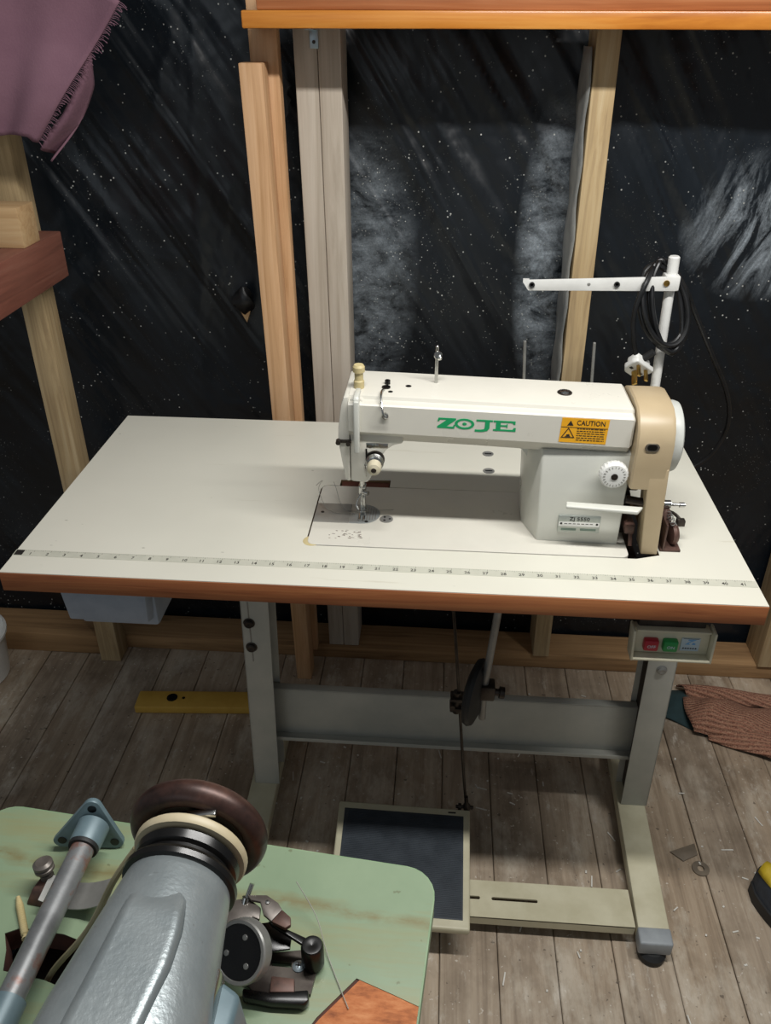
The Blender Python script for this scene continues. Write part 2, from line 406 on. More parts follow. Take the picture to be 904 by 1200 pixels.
def tagit(o, label=None, cat=None, group=None, kind=None):
    for k, v in (('label', label), ('category', cat), ('group', group), ('kind', kind)):
        if v: o[k] = v
    return o
def build(name, mb, mat, parent=None, label=None, cat=None, group=None, kind=None, sharp=32, smooth=True):
    bm = mb.bm if isinstance(mb, MB) else mb
    L = Vector(parent['_o']) if parent is not None else None
    if L is None:
        xs = [v.co for v in bm.verts]
        L = Vector(((min(p.x for p in xs)+max(p.x for p in xs))/2, (min(p.y for p in xs)+max(p.y for p in xs))/2, min(p.z for p in xs)))
    for v in bm.verts: v.co -= L
    for f in bm.faces: f.smooth = smooth
    for e in bm.edges:
        if len(e.link_faces) == 2 and e.calc_face_angle(0) > math.radians(sharp): e.smooth = False
    me = bpy.data.meshes.new(name); bm.to_mesh(me); bm.free()
    me.materials.append(M[mat] if isinstance(mat, str) else mat)
    o = bpy.data.objects.new(name, me); COL.objects.link(o)
    if parent is None: o.location = L
    else: o.parent = parent
    o['_o'] = tuple(L)
    return tagit(o, label, cat, group, kind)
def thing(name, loc, label, cat, group=None):
    o = bpy.data.objects.new(name, None); COL.objects.link(o); o.location = loc; o['_o'] = tuple(loc)
    o.empty_display_size = .05
    return tagit(o, label, cat, group)
def rrect(x0, x1, y0, y1, r, n=5):
    out = []
    for cx, cy, a in ((x1-r, y0+r, -90), (x1-r, y1-r, 0), (x0+r, y1-r, 90), (x0+r, y0+r, 180)):
        for k in range(n+1):
            t = math.radians(a+90*k/n); out.append((cx+r*math.cos(t), cy+r*math.sin(t)))
    return out
def circ(cx, cy, r, n=20, ry=None): return [(cx+r*math.cos(2*PI*k/n), cy+(ry or r)*math.sin(2*PI*k/n)) for k in range(n)]

# ------------------------------------------------------------------ the room
# floor: tongue boards running towards the back wall
b = bmesh.new(); lay = b.faces.layers.float.new('board'); x = -2.3; seam = .1035
off = .857-math.floor((.857+2.3)/seam)*seam
x = off
rr = random.Random(3)
while x < 3.3:
    val = rr.random(); jz = rr.uniform(-.0012, .0006)
    x0, x1, e = x+.0007, x+seam-.0007, .0016
    prof = [(x0, -.02), (x0, jz-e), (x0+e, jz), (x1-e, jz), (x1, jz-e), (x1, -.02)]
    ys = [-2.2, .95]
    A = [[b.verts.new((px, y, pz)) for px, pz in prof] for y in ys]
    for i in range(len(prof)-1):
        f = b.faces.new((A[0][i], A[0][i+1], A[1][i+1], A[1][i])); f[lay] = val
    x += seam
f = b.faces.new([b.verts.new(p) for p in ((-2.3, -2.2, -.018), (3.3, -2.2, -.018), (3.3, .95, -.018), (-2.3, .95, -.018))])
fl = build('floor', b, 'floor', kind='structure', smooth=False)
w = MB().box(-2.3, 3.3, .86, .92, -.02, 2.5); build('wall_back', w, 'under', kind='structure')

# black polythene sheet: one crumpled film behind the studs
def sheet_y(x, z):
    y = .815
    # long slanting pull lines
    u = x*math.cos(.5)+z*math.sin(.5)
    y += .010*(noise.noise((u*9, (z*math.cos(.5)-x*math.sin(.5))*1.3, 3.1)))
    y += .006*(noise.noise((u*26, (z-x*.4)*2.2, 8.1)))*max(0, min(1, (z-.9)*2.5))
    y += .016*noise.noise((x*2.4, z*2.0, 1.7))
    for (fx, fz, ang, L, amp, wd) in ((.10, 1.05, 1.48, .5, .006, .008), (.05, 1.3, 1.25, .3, .005, .006), (.62, 1.2, 2.2, .35, .010, .02),
                                      (.98, 1.28, 2.15, .4, .012, .018), (1.05, 1.3, 2.15, .4, .010, .015), (.92, 1.3, 2.1, .4, .01, .014), (.74, 1.3, 2.2, .3, .01, .015), (.66, 1.34, 2.2, .3, .01, .012)):
        dx, dz = x-fx, z-fz; a = dx*math.cos(ang)+dz*math.sin(ang); c = -dx*math.sin(ang)+dz*math.cos(ang)
        if abs(a) < L: y -= amp*math.exp(-(c/wd)**2)*(1-(a/L)**2)
    return y
rows, colsn = 190, 380; b = bmesh.new(); g = []
for j in range(rows+1):
    z = .0+2.1*j/rows; g.append([b.verts.new((-1.5+4.2*i/colsn, sheet_y(-1.5+4.2*i/colsn, z), z)) for i in range(colsn+1)])
for j in range(rows):
    for i in range(colsn): b.faces.new((g[j][i], g[j][i+1], g[j+1][i+1], g[j+1][i]))
sheet = build('plastic_sheet', b, 'sheet', None, 'black polythene sheeting creased and dusted white, stretched behind the timber studs', 'plastic sheet', sharp=180)
md = sheet.modifiers.new('thick', 'SOLIDIFY'); md.thickness = .0006

def timber(name, mat, label, base, top, bev=.002, parent=None, cat='timber stud', group=None):
    """post from a footprint (x0,x1,y0,y1,z) to another"""
    q = lambda t: [(t[0], t[2], t[4]), (t[1], t[2], t[4]), (t[1], t[3], t[4]), (t[0], t[3], t[4])]
    return build(name, MB().hull(q(base), q(top), bev), mat, parent, None if parent else label, None if parent else cat, group)
SG = 'timber wall framing'
timber('timber_post', 'stud_raw', 'rough pale timber post at far left behind the red board', (-.240, -.188, .655, .711, 0), (-.228, -.186, .655, .711, 1.95))
t = thing('timber_post', (.29, .66, 0), 'honey coloured pine post with a shorter slant-topped piece, left of the whitened stud', 'timber post')
timber('front_batten', 'stud_warm', '', (.280, .316, .625, .677, 0), (.254, .294, .625, .677, 1.366), parent=t)
timber('rear_batten', 'stud_warm', '', (.280, .326, .678, .705, .052), (.256, .307, .678, .705, 1.95), parent=t)
t = thing('double_stud', (.38, .75, .044), 'whitened double timber stud with a seam down its face', 'timber stud')
timber('stud', 'stud_grey', '', (.352, .389, .712, .80, .044), (.326, .369, .712, .80, 1.95), parent=t)
timber('stud', 'stud_grey', '', (.390, .428, .712, .80, .044), (.370, .412, .712, .80, 1.95), parent=t)
timber('timber_stud', 'stud_raw', 'rough sawn stud behind the thread stand, right of the double stud', (.874, .914, .705, .80, .044), (.842, .884, .705, .80, 1.95))
timber('timber_stud', 'stud_raw', 'stud by the right edge, seen below the white table corner', (1.432, 1.488, .705, .80, .044), (1.402, 1.462, .705, .80, 1.95))
timber('sole_plate', 'plate', 'long sole plate on the floor under the black sheeting', (-1.5, 2.7, .712, .80, 0), (-1.5, 2.7, .712, .80, .043), cat='timber plate')
timber('floor_batten', 'plate', 'old double batten lying before the sole plate at left', (-1.2, -.245, .68, .7115, 0), (-1.2, -.245, .68, .7115, .06), cat='batten')

# film lapped over the left flank of the right stud
b = MB(); g = []
for j in range(31):
    z = .60+.79*j/30; xx = .874-.032*z/1.95
    g.append([(xx-.004-.010*math.sin(PI*k/6)-.002*math.sin(j*1.3+k), .703+.095*(k/6), z) for k in range(7)])
b.rings(g, close=False); 
fm = NT('milky_film'); fm.b.inputs['Transmission Weight'].default_value = .0
M['film'] = fm.out(fm.ramp(fm.noise(fm.mapping((1, 1, .3)), 14, 6, .7), [(.35, '#6d7070'), (.65, '#a5a59f')]), .4)
o = build('clear_film', b, 'film', None, 'milky strip of film lapped against the rough sawn stud, dusty white', 'plastic film', sharp=180)
md = o.modifiers.new('thick', 'SOLIDIFY'); md.thickness = .0008

# tied knot in the sheet
t = thing('plastic_knot', (.187, .80, .88), 'small bunched knot in the black plastic with a bare wood chip below', 'knot')
b = MB(); rg = []
for j in range(9):
    h = -.03+.06*j/8; r = .022*math.sin(PI*(j+.6)/9.2)
    rg.append([(.187+(r*(1+.3*math.sin(3*a+j)))*math.cos(a), .793+.012*math.sin(a)*r/.02, .915+h) for a in [2*PI*k/16 for k in range(16)]])
b.rings(rg); build('bunched_film', b, 'cable', t)
build('wood_chip', MB().prism([(.177, .893), (.2, .895), (.19, .868)], 'y', .79, .8, .001), 'block', t)
b = MB(); rg = []
for j in range(11):
    z = 1.27+.075*j/10; r = .003+.010*math.sin(PI*j/10)*(1+.5*math.sin(j*2))
    rg.append([(.297+r*math.cos(a)+.003*math.sin(j), .79+.3*r*math.sin(a), z) for a in [2*PI*k/10 for k in range(10)]])
b.rings(rg); M['greyfilm'] = paint('grey_film_scrap', '#3b3f42', '#5a5f62', .4)
build('film_scrap', b, 'greyfilm', None, 'little grey plastic scrap caught beside the whitened stud top', 'plastic scrap')

# shelf
t = thing('shelf', (1.3, .65, 1.415), 'varnished orange pine shelf running across the top', 'shelf')
b = MB()
b.box(.277, 2.6, .572, .676, 1.4155, 1.4405, .003)
for xa, xb in ((.433, .812), (.896, 1.395), (1.485, 2.6)): b.box(xa, xb, .6755, .782, 1.4155, 1.4405, .002)  # infill boards added to block lamp light leaking behind the shelf
b.bm.verts.ensure_lookup_table()
build('board', b, 'shelf', t)
M['shelf2'] = wood('reddish_varnished_board', '#8a4c28', '#a9683c', '#bd8258', 0, .3, .8, .1)
build('back_board', MB().box(.300, 2.6, .584, .676, 1.4406, 1.468, .002), 'shelf2', t, 'redder varnished board on top')
b = MB().box(.363, .378, .709, .7115, 1.385, 1.4155, .0008).box(.363, .378, .66, .7115, 1.4130, 1.4154, .0006)
br = build('bracket', b, 'galv', t, 'small galvanised angle bracket')
build('screw', MB().lathe([(.003, 0), (.003, .0015), (.001, .002)], (.3705, .709, 1.395), (0, -1, 0), 12), 'darksteel', br)

# left-hand boards and cloth
b = MB().box(-.1855, -.136, .0, .685, 0, .086, .002)
b.bm.transform(Matrix.Translation((0, 0, .990)))
build('red_board', b, 'redwood', None, 'red brown painted board nailed across the left timber post', 'board')
build('wood_block', MB().box(-.42, -.140, .54, .605, 1.0762, 1.145, .0015), 'block', None, 'pale wood offcut block resting above the red board', 'wood block')

def cloth(name, rings_fn, nu, nv, mat, label, cat, thick=.003, parent=None):
    b = MB(); g = [[rings_fn(i/nu, j/nv) for i in range(nu+1)] for j in range(nv+1)]
    b.rings(g, close=False)
    o = build(name, b, mat, parent, label, cat, sharp=180)
    m = o.modifiers.new('thick', 'SOLIDIFY'); m.thickness = thick
    return o
# pink cloth: panel falling from a ledge beyond the frame
def pinkf(u, v):
    # u across (left..right), v down
    TL, TR = Vector((-.30, .52, 1.62)), Vector((.088, .57, 1.452))
    BL, BR = Vector((-.34, .50, 1.31)), Vector((-.088, .57, 1.245))
    e = u**1.0
    p = (TL.lerp(TR, u)).lerp(BL.lerp(BR, u), v)
    p.y += .010*math.sin(u*9+v*2)+.005*math.sin(u*23-v*4)+.006*math.sin(v*7)
    p.z += .010*v*math.sin(u*8)*(1 if u < .97 else .4)
    return p
pk = thing('pink_cloth', (-.1, .55, 1.24), 'dusty pink fleece cloth with a frayed edge hanging at top left', 'cloth')
cloth('panel', pinkf, 40, 30, 'pink', None, None, .003, pk)
def tailf(u, v):
    c = Vector((.035, .60, 1.40)).lerp(Vector((-.005, .60, 1.31)), min(1, v*1.6)).lerp(Vector((-.088, .60, 1.225)), max(0, v-.4)/.6)
    p = c+Vector((.032*(u-.5)*(1.2-.8*v)-.03*(1-v)*u, .02*math.sin(u*5+v*5), -.022*(u-.5)))
    return p
cloth('folded_tail', tailf, 12, 24, 'pink', None, None, .003, pk)
b = MB(); rf = random.Random(5)
for i in range(95):
    v = (i+.5)/95; p = pinkf(1.0, v); d = Vector((.010*rf.uniform(.5, 1.2), rf.uniform(-.003, .003), -.008*rf.uniform(.1, 1.2)))
    b.tube([p, p+d*.5+Vector((0, 0, .001)), p+d], .0006, 4, 1)
build('frayed_edge', b, 'pink', pk, kind='stuff')

# ------------------------------------------------------------------ the white work table
TW, TD, TH = 1.06, .530, .76
tb = thing('sewing_table', (.66, .25, 0), 'white topped sewing table with orange wood edge on a pale metal stand', 'table')
bedx0, bedx1, bedy0, bedy1 = .422, .895, .100, .279
top_outline = [(0, -.002), (TW, -.002), (TW, TD), (.8, TD), (.4, TD), (0, TD)]
hole = rrect(bedx0-.0022, bedx1+.01, bedy0-.0015, bedy1+.0035, .012)
hole2 = [(.452, .2835), (.534, .2835), (.534, .307), (.452, .303)]
# one hole shape: bed plus the notch behind the needle
hole_full = [(bedx0+.010, bedy0-.0015), (bedx1+.01, bedy0-.0015), (bedx1+.045, bedy0+.01), (bedx1+.045, bedy1), (.534, bedy1+.0035), (.534, .307), (.450, .303), (.450, bedy1+.0035), (bedx0+.011, bedy1+.0035), (bedx0+.002, bedy1), (bedx0-.0022, bedy1-.010), (bedx0-.0022, bedy0+.010), (bedx0+.001, bedy0+.001)]
pc = build('core_board', MB().plate([(.001, .004), (TW-.001, .004), (TW-.001, TD-.001), (.001, TD-.001)], [hole_full], TH-.030, TH-.0012), 'under', tb, sharp=20)
build('top_sheet', MB().plate(top_outline, [hole_full], TH-.0012, TH), 'laminate', tb, sharp=20)
b = MB().box(-.0005, TW+.0005, -.003, .0035, TH-.0315, TH-.0013, .0006)
build('edge_strip', b, 'edge', tb)
build('edge_strip', MB().box(TW-.0008, TW+.0002, .004, TD, TH-.031, TH-.0013, 0), 'edge', tb)
build('edge_strip', MB().box(-.0002, .0008, .004, TD, TH-.031, TH-.0013, 0), 'edge', tb)
# measuring tape stuck along the front
b = MB().box(-.0005, TW-.001, .0395, .0545, TH-.0002, TH+.0004); rt = build('measuring_tape', b, 'tape', tb, 'pale inch tape stuck along the front')
b = MB(); X1, Y1 = (1, 0, 0), (0, 1, 0)
for k in range(1, 42):
    xx = .0254*k
    b.text(str(k), .0085, (xx-.001, .0425, TH+.0004), X1, Y1, .0002)
build('numerals', b, 'ink', rt)
b = MB(); pol = []
for k in range(0, 333):
    xx = .003175*k+.002; h = .0045 if k % 8 == 0 else (.003 if k % 4 == 0 else .0016)
    if xx < 1.055: pol.append([(xx, .0545-h), (xx+.00045, .0545-h), (xx+.00045, .0543), (xx, .0543)])
b.flat(pol, (0, 0, TH+.0004), X1, Y1, .0002); build('tick_marks', b, 'greyink', rt)
build('end_tab', MB().box(.001, .013, .041, .0535, TH+.0003, TH+.0008), 'ink', rt)
# bed corner rubbers
for cx, cy in ((.4285, .1105), ):
    build('corner_rubber', MB().lathe([(.0135, 0), (.0135, .0006), (.012, .001)], (cx, cy, TH-.0004), seg=28), 'knob', tb, 'tan rubber corner pad')
# screw discs behind the machine
for cx, cy in ((.702, .417), (.701, .352)):
    d = build('hinge_cap', MB().lathe([(.0100, -.001), (.0100, .0008), (.0085, .0014), (.0075, .0008), (.0001, .0008)], (cx, cy, TH), seg=28), 'steel', tb)
    build('slot', MB().box(cx-.006, cx+.006, cy-.0015, cy+.0015, TH+.0008, TH+.0014), 'black', d)
# dark box added under the bed so the gap reads dark
build('gap_dark_box', MB().box(.43, .93, .105, .275, TH-.115, TH-.05, .006), 'darksteel', tb)
build('recess_block', MB().box(.452, .532, .2845, .3045, TH-.018, TH-.004, .001), 'leather', tb)

# stand
def channel(x0, x1, y0, y1, z0, z1, open_right, skew=0.0, th=.003):
    b = MB()
    wx0, wx1 = (x0, x0+th) if open_right else (x1-th, x1)
    b.box(wx0, wx1, y0, y1, z0, z1, .0008)
    b.box(x0, x1, y0, y0+th, z0, z1, .0008); b.box(x0, x1, y1-th, y1, z0, z1, .0008)
    for v in b.bm.verts: v.co.x += skew*(z1-v.co.z)
    return b
P_L = (.270, .322); P_R = (1.000, 1.052)
def slot_marks(parent, x0, x1, yy):
    pass
for (x0, x1), opr in ((P_L, True), (P_R, False)):
    lg = build('leg', channel(x0, x1, .25, .312, .052, TH-.031, opr, -.022 if opr else .022), 'stand', tb)
    xm = (x0+x1)/2
    if opr:
        for zz in (.482, .425):
            xx = xm-.020-.0+.0*zz
            build('bolt', MB().lathe([(.011, 0), (.011, .001), (.0085, .002), (.0085, .006), (.0065, .008), (.003, .0075), (.0001, .005)], (.279, .2502, zz), (0, -1, 0), 6 if False else 16), 'darksteel', lg)
        build('adjusting_slot', MB().box(.2785, .2805, .2492, .2502, .39, .53), 'steel', lg)
        for zz in (.33, .27, .20):
            build('bolt', MB().lathe([(.010, 0), (.010, .002), (.007, .003), (.007, .008), (.0001, .008)], (x0-.02+.018, .282, zz), (1, 0, 0), 14), 'darksteel', lg)
    else:
        build('bolt', MB().lathe([(.010, 0), (.010, .001), (.008, .002), (.008, .005), (.005, .0065), (.0001, .0055)], (1.033, .2502, .419), (0, -1, 0), 16), 'steel', lg)
    if not opr: build('dark_tube_fill', MB().hull([(x0+.026, .256, .06), (x1+.016, .256, .06), (x1+.016, .306, .06), (x0+.026, .306, .06)], [(x0+.006, .256, TH-.035), (x1-.004, .256, TH-.035), (x1-.004, .306, TH-.035), (x0+.006, .306, TH-.035)]), 'darkin', lg)  # dark box filling the open channel so its interior reads dark
    build('mounting_plate', MB().box(x0-.02, x1+.006, .10, .46, TH-.034, TH-.031, .0005), 'steel', lg)
def foot(xf, xb, y0, y1, inner_sign):
    q = lambda z: [(xf, y0, z), (xf+.056, y0, z), (xb+.056, y1, z), (xb, y1, z)]
    ft = build('foot_rail', MB().hull(q(.022), q(.052), .004), 'cream', tb)
    b = MB().hull([(xf-.001, y0-.010, .021), (xf+.057, y0-.010, .021), (xf+.058, y0+.022, .021), (xf, y0+.022, .021)],
                  [(xf-.001, y0-.010, .0535), (xf+.057, y0-.010, .0535), (xf+.058, y0+.022, .0535), (xf, y0+.022, .0535)], .004, 3)
    build('end_cap', b, 'endcap', ft, 'blue grey plastic end cap')
    build('end_cap', MB().box(xb-.001, xb+.057, y1-.02, y1+.01, .016, .0555, .004), 'endcap', ft)
    for fx, fy in ((xf+.028, y0+.004), (xb+.028, y1-.03)):
        build('rubber_foot', MB().lathe([(.020, 0), (.025, .004), (.025, .014), (.018, .0215)], (fx, fy, .0), seg=24), 'rubber', ft)
foot(.998, 1.016, -.036, .455, -1)
foot(.250, .244, -.036, .455, 1)
# stretcher channel between the legs
b = MB().box(.292, 1.03, .288, .291, .165, .286, .001).box(.292, 1.03, .268, .291, .163, .166, .0008).box(.292, 1.03, .268, .2705, .166, .172, .0006).box(.292, 1.03, .288, .305, .2835, .2865, .0008)
build('stretcher', b, 'stand', tb)
b = MB().box(.300, 1.0, .2862, .2878, .205, .2065, 0); 
# lower slotted crossbar
slots = [rrect(a, a+.084, .019, .0255, .003) for a in (.322, .427, .532, .637, .742)]
b = MB().plate([(.304, -.015), (.995, -.015), (.995, .058), (.304, .058)], slots, .0465, .05)
b.box(.304, .995, -.015, -.0125, .028, .0495, .0008).box(.304, .995, .0555, .058, .028, .0495, .0008)
build('crossbar', b, 'cream', tb, 'slotted cream crossbar', sharp=20)
# treadle
pd = build('treadle', MB().hull([(.449, -.062, .072), (.699, -.066, .072), (.703, .180, .078), (.443, .184, .078)],
                               [(.449, -.062, .088), (.699, -.066, .088), (.703, .180, .094), (.443, .184, .094)], .004, 3), 'cream', tb, 'cream framed foot treadle')
b = MB().hull([(.461, -.046, .0875), (.687, -.049, .0875), (.690, .163, .0933), (.456, .167, .0933)],
              [(.461, -.046, .0892), (.687, -.049, .0892), (.690, .163, .0950), (.456, .167, .0950)], .0006)
for k in range(70):
    yy = -.044+.0295*k/10; zz = .0892+.0058*(yy+.046)/.211
    if yy < .160: b.hull([(.464, yy, zz-.0003), (.685, yy-.002, zz-.0003), (.685, yy-.0005, zz-.0003), (.464, yy+.0015, zz-.0003)],
           [(.464, yy, zz+.0007), (.685, yy-.002, zz+.0007), (.685, yy-.0005, zz+.0007), (.464, yy+.0015, zz+.0007)])
build('rubber_mat', b, 'mat', pd, 'dark ribbed rubber mat')
build('brand_mark', MB().box(.66, .675, .169, .172, .0938, .0946), 'ink', pd)
build('hinge_bracket', MB().box(.46, .49, -.02, .06, .05, .074, .001).box(.655, .685, -.02, .06, .05, .074, .001).cyl((.455, .02, .066), (.69, .02, .066), .005), 'steel', pd)
# pitman rod
rod = build('treadle_rod', MB().tube([(.697, .192, .085), (.688, .195, .16), (.672, .197, .33), (.652, .199, .54), (.63, .20, .725)], .0028, 10), 'darksteel', tb)
build('ball_joint', MB().lathe([(.001, -.008), (.007, -.005), (.008, 0), (.007, .006), (.004, .012), (.004, .03)], (.697, .191, .088), (-.1, .02, 1), 16).cyl((.675, .191, .088), (.71, .191, .088), .0035).cyl((.680, .191, .088), (.686, .191, .088), .007), 'darksteel', rod)
build('rod_clamp', MB().box(.652, .678, .186, .21, .372, .380, .002).box(.652, .678, .186, .21, .348, .357, .002).cyl((.664, .197, .34), (.664, .197, .39), .007).cyl((.656, .18, .365), (.656, .2, .365), .005), 'darksteel', rod)
# knee lift
kn = thing_k = build('knee_lifter', MB().tube([(.722, .122, .73), (.718, .122, .67), (.713, .12, .60), (.708, .12, .53), (.704, .12, .47), (.705, .12, .405)], .0062, 14), 'steel', tb, 'knee lifter rod with a black pad')
ax = Vector((1, -.35, .0)).normalized()
build('knee_pad', MB().lathe([(.001, -.011), (.040, -.011), (.055, -.006), (.058, 0), (.055, .006), (.040, .011), (.001, .011)], (.690, .118, .466), ax, 40, 1.0), 'rubber', kn)
for q in (kn,): pass
build('clamp_block', MB().box(.696, .722, .108, .134, .455, .485, .003).cyl((.70, .12, .47), (.735, .12, .465), .006).cyl((.73, .12, .466), (.738, .12, .465), .010), 'darksteel', kn)
# plastic drawer under the left end
dr = build('drawer', MB().box(.074, .196, .052, .30, .630, .726, .006), 'drawer', tb, 'pale blue grey plastic drawer')
b = MB().hull([(.062, .040, .645), (.184, .040, .645), (.190, .054, .645), (.066, .054, .645)], [(.056, .036, .727), (.190, .036, .727), (.196, .054, .727), (.060, .054, .727)], .003)
build('drawer_front', b, 'drawer', dr)
# switch box
sw = build('switch_box', MB().box(.905, 1.000, .030, .075, .645, TH-.031, .003), 'darksteel', tb, 'cream switch box with a red and a green button')
b = MB().hull([(.902, .026, .648), (1.008, .026, .648), (1.008, .040, .648), (.902, .040, .648)], [(.900, .026, .692), (1.006, .026, .692), (1.006, .040, .692), (.900, .040, .692)], .001)
b.box(.900, 1.010, .012, .036, .6425, .6475, .002).box(.902, 1.006, .020, .036, .689, .6925, .0015)
b.hull([(.898, .012, .642), (.902, .012, .642), (.902, .038, .642), (.898, .038, .642)], [(.895, .012, .696), (.899, .012, .696), (.899, .038, .696), (.895, .038, .696)], .0018)
b.hull([(1.008, .012, .642), (1.012, .012, .642), (1.012, .038, .642), (1.008, .038, .642)], [(1.007, .012, .696), (1.011, .012, .696), (1.011, .038, .696), (1.007, .038, .696)], .0018)
M['boxcream'] = paint('cream_plastic', '#ccc7ae', '#d8d4bd', .4)
fp = build('face_plate', b, 'boxcream', sw)
for x0, mt, tx, nm in ((.9145, 'red_btn', 'OFF', 'red_button'), (.9415, 'green_btn', 'ON', 'green_button')):
    bt = build(nm, MB().box(x0, x0+.021, .016, .028, .657, .676, .003), mt, sw)
b = MB().text('OFF', .007, (.925, .016, .6638), (1, 0, 0), (0, 0, 1)).text('ON', .007, (.952, .016, .6638), (1, 0, 0), (0, 0, 1))
build('button_text', b, 'palelabel', sw)
st = build('rating_sticker', MB().box(.968, .994, .0245, .0262, .655, .6775), 'palelabel', sw)
build('sticker_mark', MB().flat([[(.9735, .6665), (.9805, .6665), (.9785, .6695), (.9890, .6755), (.9775, .6755), (.9770, .6735), (.9815, .6735)], [(.9830, .6665), (.9880, .6665), (.9880, .6690), (.9845, .6700)]], (0, .0245, 0), (1, 0, 0), (0, 0, 1)), 'bluelabel', st)
build('sticker_print', MB().flat([[(.971+.0035*k, .6585), (.9735+.0035*k, .6585), (.9730+.0035*k, .6610), (.9712+.0035*k, .6605)] for k in range(6)]+[[(.970, .6765), (.992, .6765), (.992, .6771), (.970, .6771)]], (0, .0245, 0), (1, 0, 0), (0, 0, 1)), 'ink', st)
# ------------------------------------------------------------------ sewing machine
sm = thing('sewing_machine', (.66, .19, TH), 'white industrial sewing machine with green lettering, set into the white table', 'sewing machine')
zb = TH+.0012
bed = MB().prism(rrect(bedx0, bedx1, bedy0, bedy1, .011), 'z', TH-.03, zb, .0009)
build('bed', bed, 'machine', sm, sharp=20)
# needle plate and slide plate
pl = [(.4225, .1625), (.497, .1625)]+[(.497+.028*math.cos(a), .191+.0285*math.sin(a)) for a in [(-80+160*k/14)*PI/180 for k in range(15)]]+[(.497, .2195), (.4225, .2195)]
b = MB().prism([(.4225, .1625), (.478, .1625), (.478, .2195), (.4225, .2195)], 'z', zb-.001, zb+.0006, .0002)
build('slide_plate', b, 'plategrey', sm)
M['throat'] = paint('polished_needle_plate', '#979c9c', '#a9adac', .3, .4)
tp = build('throat_plate', MB().prism([(.4785, .1625)]+pl[1:-1]+[(.4785, .2195)], 'z', zb-.001, zb+.0007, .0002), 'throat', sm)
b = MB()
for k in range(5): b.box(.500+.0042*k, .5022+.0042*k, .168+.002*k, .214-.002*k, zb+.0005, zb+.0012, .0003)
build('feed_ridges', b, 'steel', tp)
for cx, cy in ((.4335, .192), (.505, .168)):
    build('plate_hole', MB().lathe([(.0028, 0), (.0028, .0004), (.0001, .0004)], (cx, cy, zb+.0006), seg=14), 'black', tp)
d = build('bed_screw_cap', MB().lathe([(.0105, -.001), (.0105, .0009), (.009, .0014), (.0001, .0008)], (.5355, .178, zb), seg=26), 'steel', sm)
for a in (0, 120, 240):
    build('dimple', MB().lathe([(.002, 0), (.002, .0003), (.0001, .0003)], (.5355+.0055*math.cos(a*PI/180), .178+.0055*math.sin(a*PI/180), zb+.0011), seg=10), 'black', d)
# scratches of bare metal on the bed
b = MB(); rs = random.Random(2)
pol = []
for k in range(26):
    cx, cy = rs.uniform(.45, .50), rs.uniform(.118, .142); L = rs.uniform(.001, .006); h = rs.uniform(.0004, .0016)
    pol.append([(cx, cy), (cx+L, cy-h*.5), (cx+L*1.1, cy+h*.4), (cx+L*.4, cy+h)])
b.flat(pol, (0, 0, zb), X1, Y1, .0002); build('chipped_paint', b, 'rust', sm, kind='stuff')
# arm: profile in (y,z) lofted along x, sinking slightly to the right
def armring(x, zt, zf, zu, y0=.128, y1=.240):
    return [(x, y0, zf), (x, y0, zt-.010), (x, y0+.002, zt-.0078), (x, y0+.010, zt-.0062), (x, y0+.0125, zt-.0055), (x, y0+.0145, zt-.0012), (x, y0+.018, zt),
            (x, y1-.008, zt), (x, y1-.002, zt-.003), (x, y1, zt-.010), (x, y1, zu+.012), (x, y1-.01, zu), (x, y0+.020, zu), (x, y0+.016, zu+.003)]
b = MB()
b.rings([armring(.4855, .984, .935, .914), armring(.50, .984, .934, .914), armring(.55, .983, .933, .913), armring(.66, .980, .930, .910), armring(.78, .977, .9265, .905), armring(.874, .975, .9235, .901), armring(.8775, .972, .926, .906, .131, .237)])
arm = build('arm', b, 'machine', sm, sharp=22)
# head
hp = [(.469, .935), (.4685, .915), (.4755, .872), (.4785, .853), (.4815, .850), (.509, .849), (.514, .853), (.5215, .873), (.529, .889), (.537, .902), (.55, .914), (.50, .93), (.488, .982), (.4735, .981), (.4715, .972)]
hd = [(.4865, .980), (.4865, .851), (.509, .849), (.514, .853), (.5215, .873), (.529, .889), (.537, .902), (.548, .911), (.562, .9145), (.562, .93), (.50, .984)]
head = build('head', MB().prism(hd, 'y', .1345, .238, .003), 'machine', sm)
fpn = [(.4700, .935), (.4693, .915), (.4755, .874), (.4785, .853), (.4815, .851), (.4857, .851), (.4857, .983), (.4785, .982), (.4745, .970)]
build('end_cover', MB().prism(fpn, 'y', .1355, .236, .003), 'machine', sm)
build('front_panel', MB().box(.487, .5625, .1285, .14, .935, .9725, .002), 'machine', sm)
# take-up lever guard and knob
build('take_up_guard', MB().hull([(.4935, .117, .905), (.5015, .117, .905), (.5015, .128, .905), (.4935, .128, .905)], [(.4935, .117, .984), (.5015, .117, .984), (.5015, .135, .984), (.4935, .135, .984)], .0022, 3)
      .hull([(.4935, .119, .984), (.5015, .119, .984), (.5015, .155, .984), (.4935, .155, .984)], [(.4940, .123, .989), (.5010, .123, .989), (.5010, .155, .989), (.4940, .155, .989)], .0015), 'mach_grey', sm)
build('pressure_knob', MB().lathe([(.0075, 0), (.0075, .010), (.0062, .012), (.0062, .022), (.0085, .024), (.0085, .031), (.0065, .034), (.0001, .034)], (.497, .168, .984), seg=24), 'knob', sm)
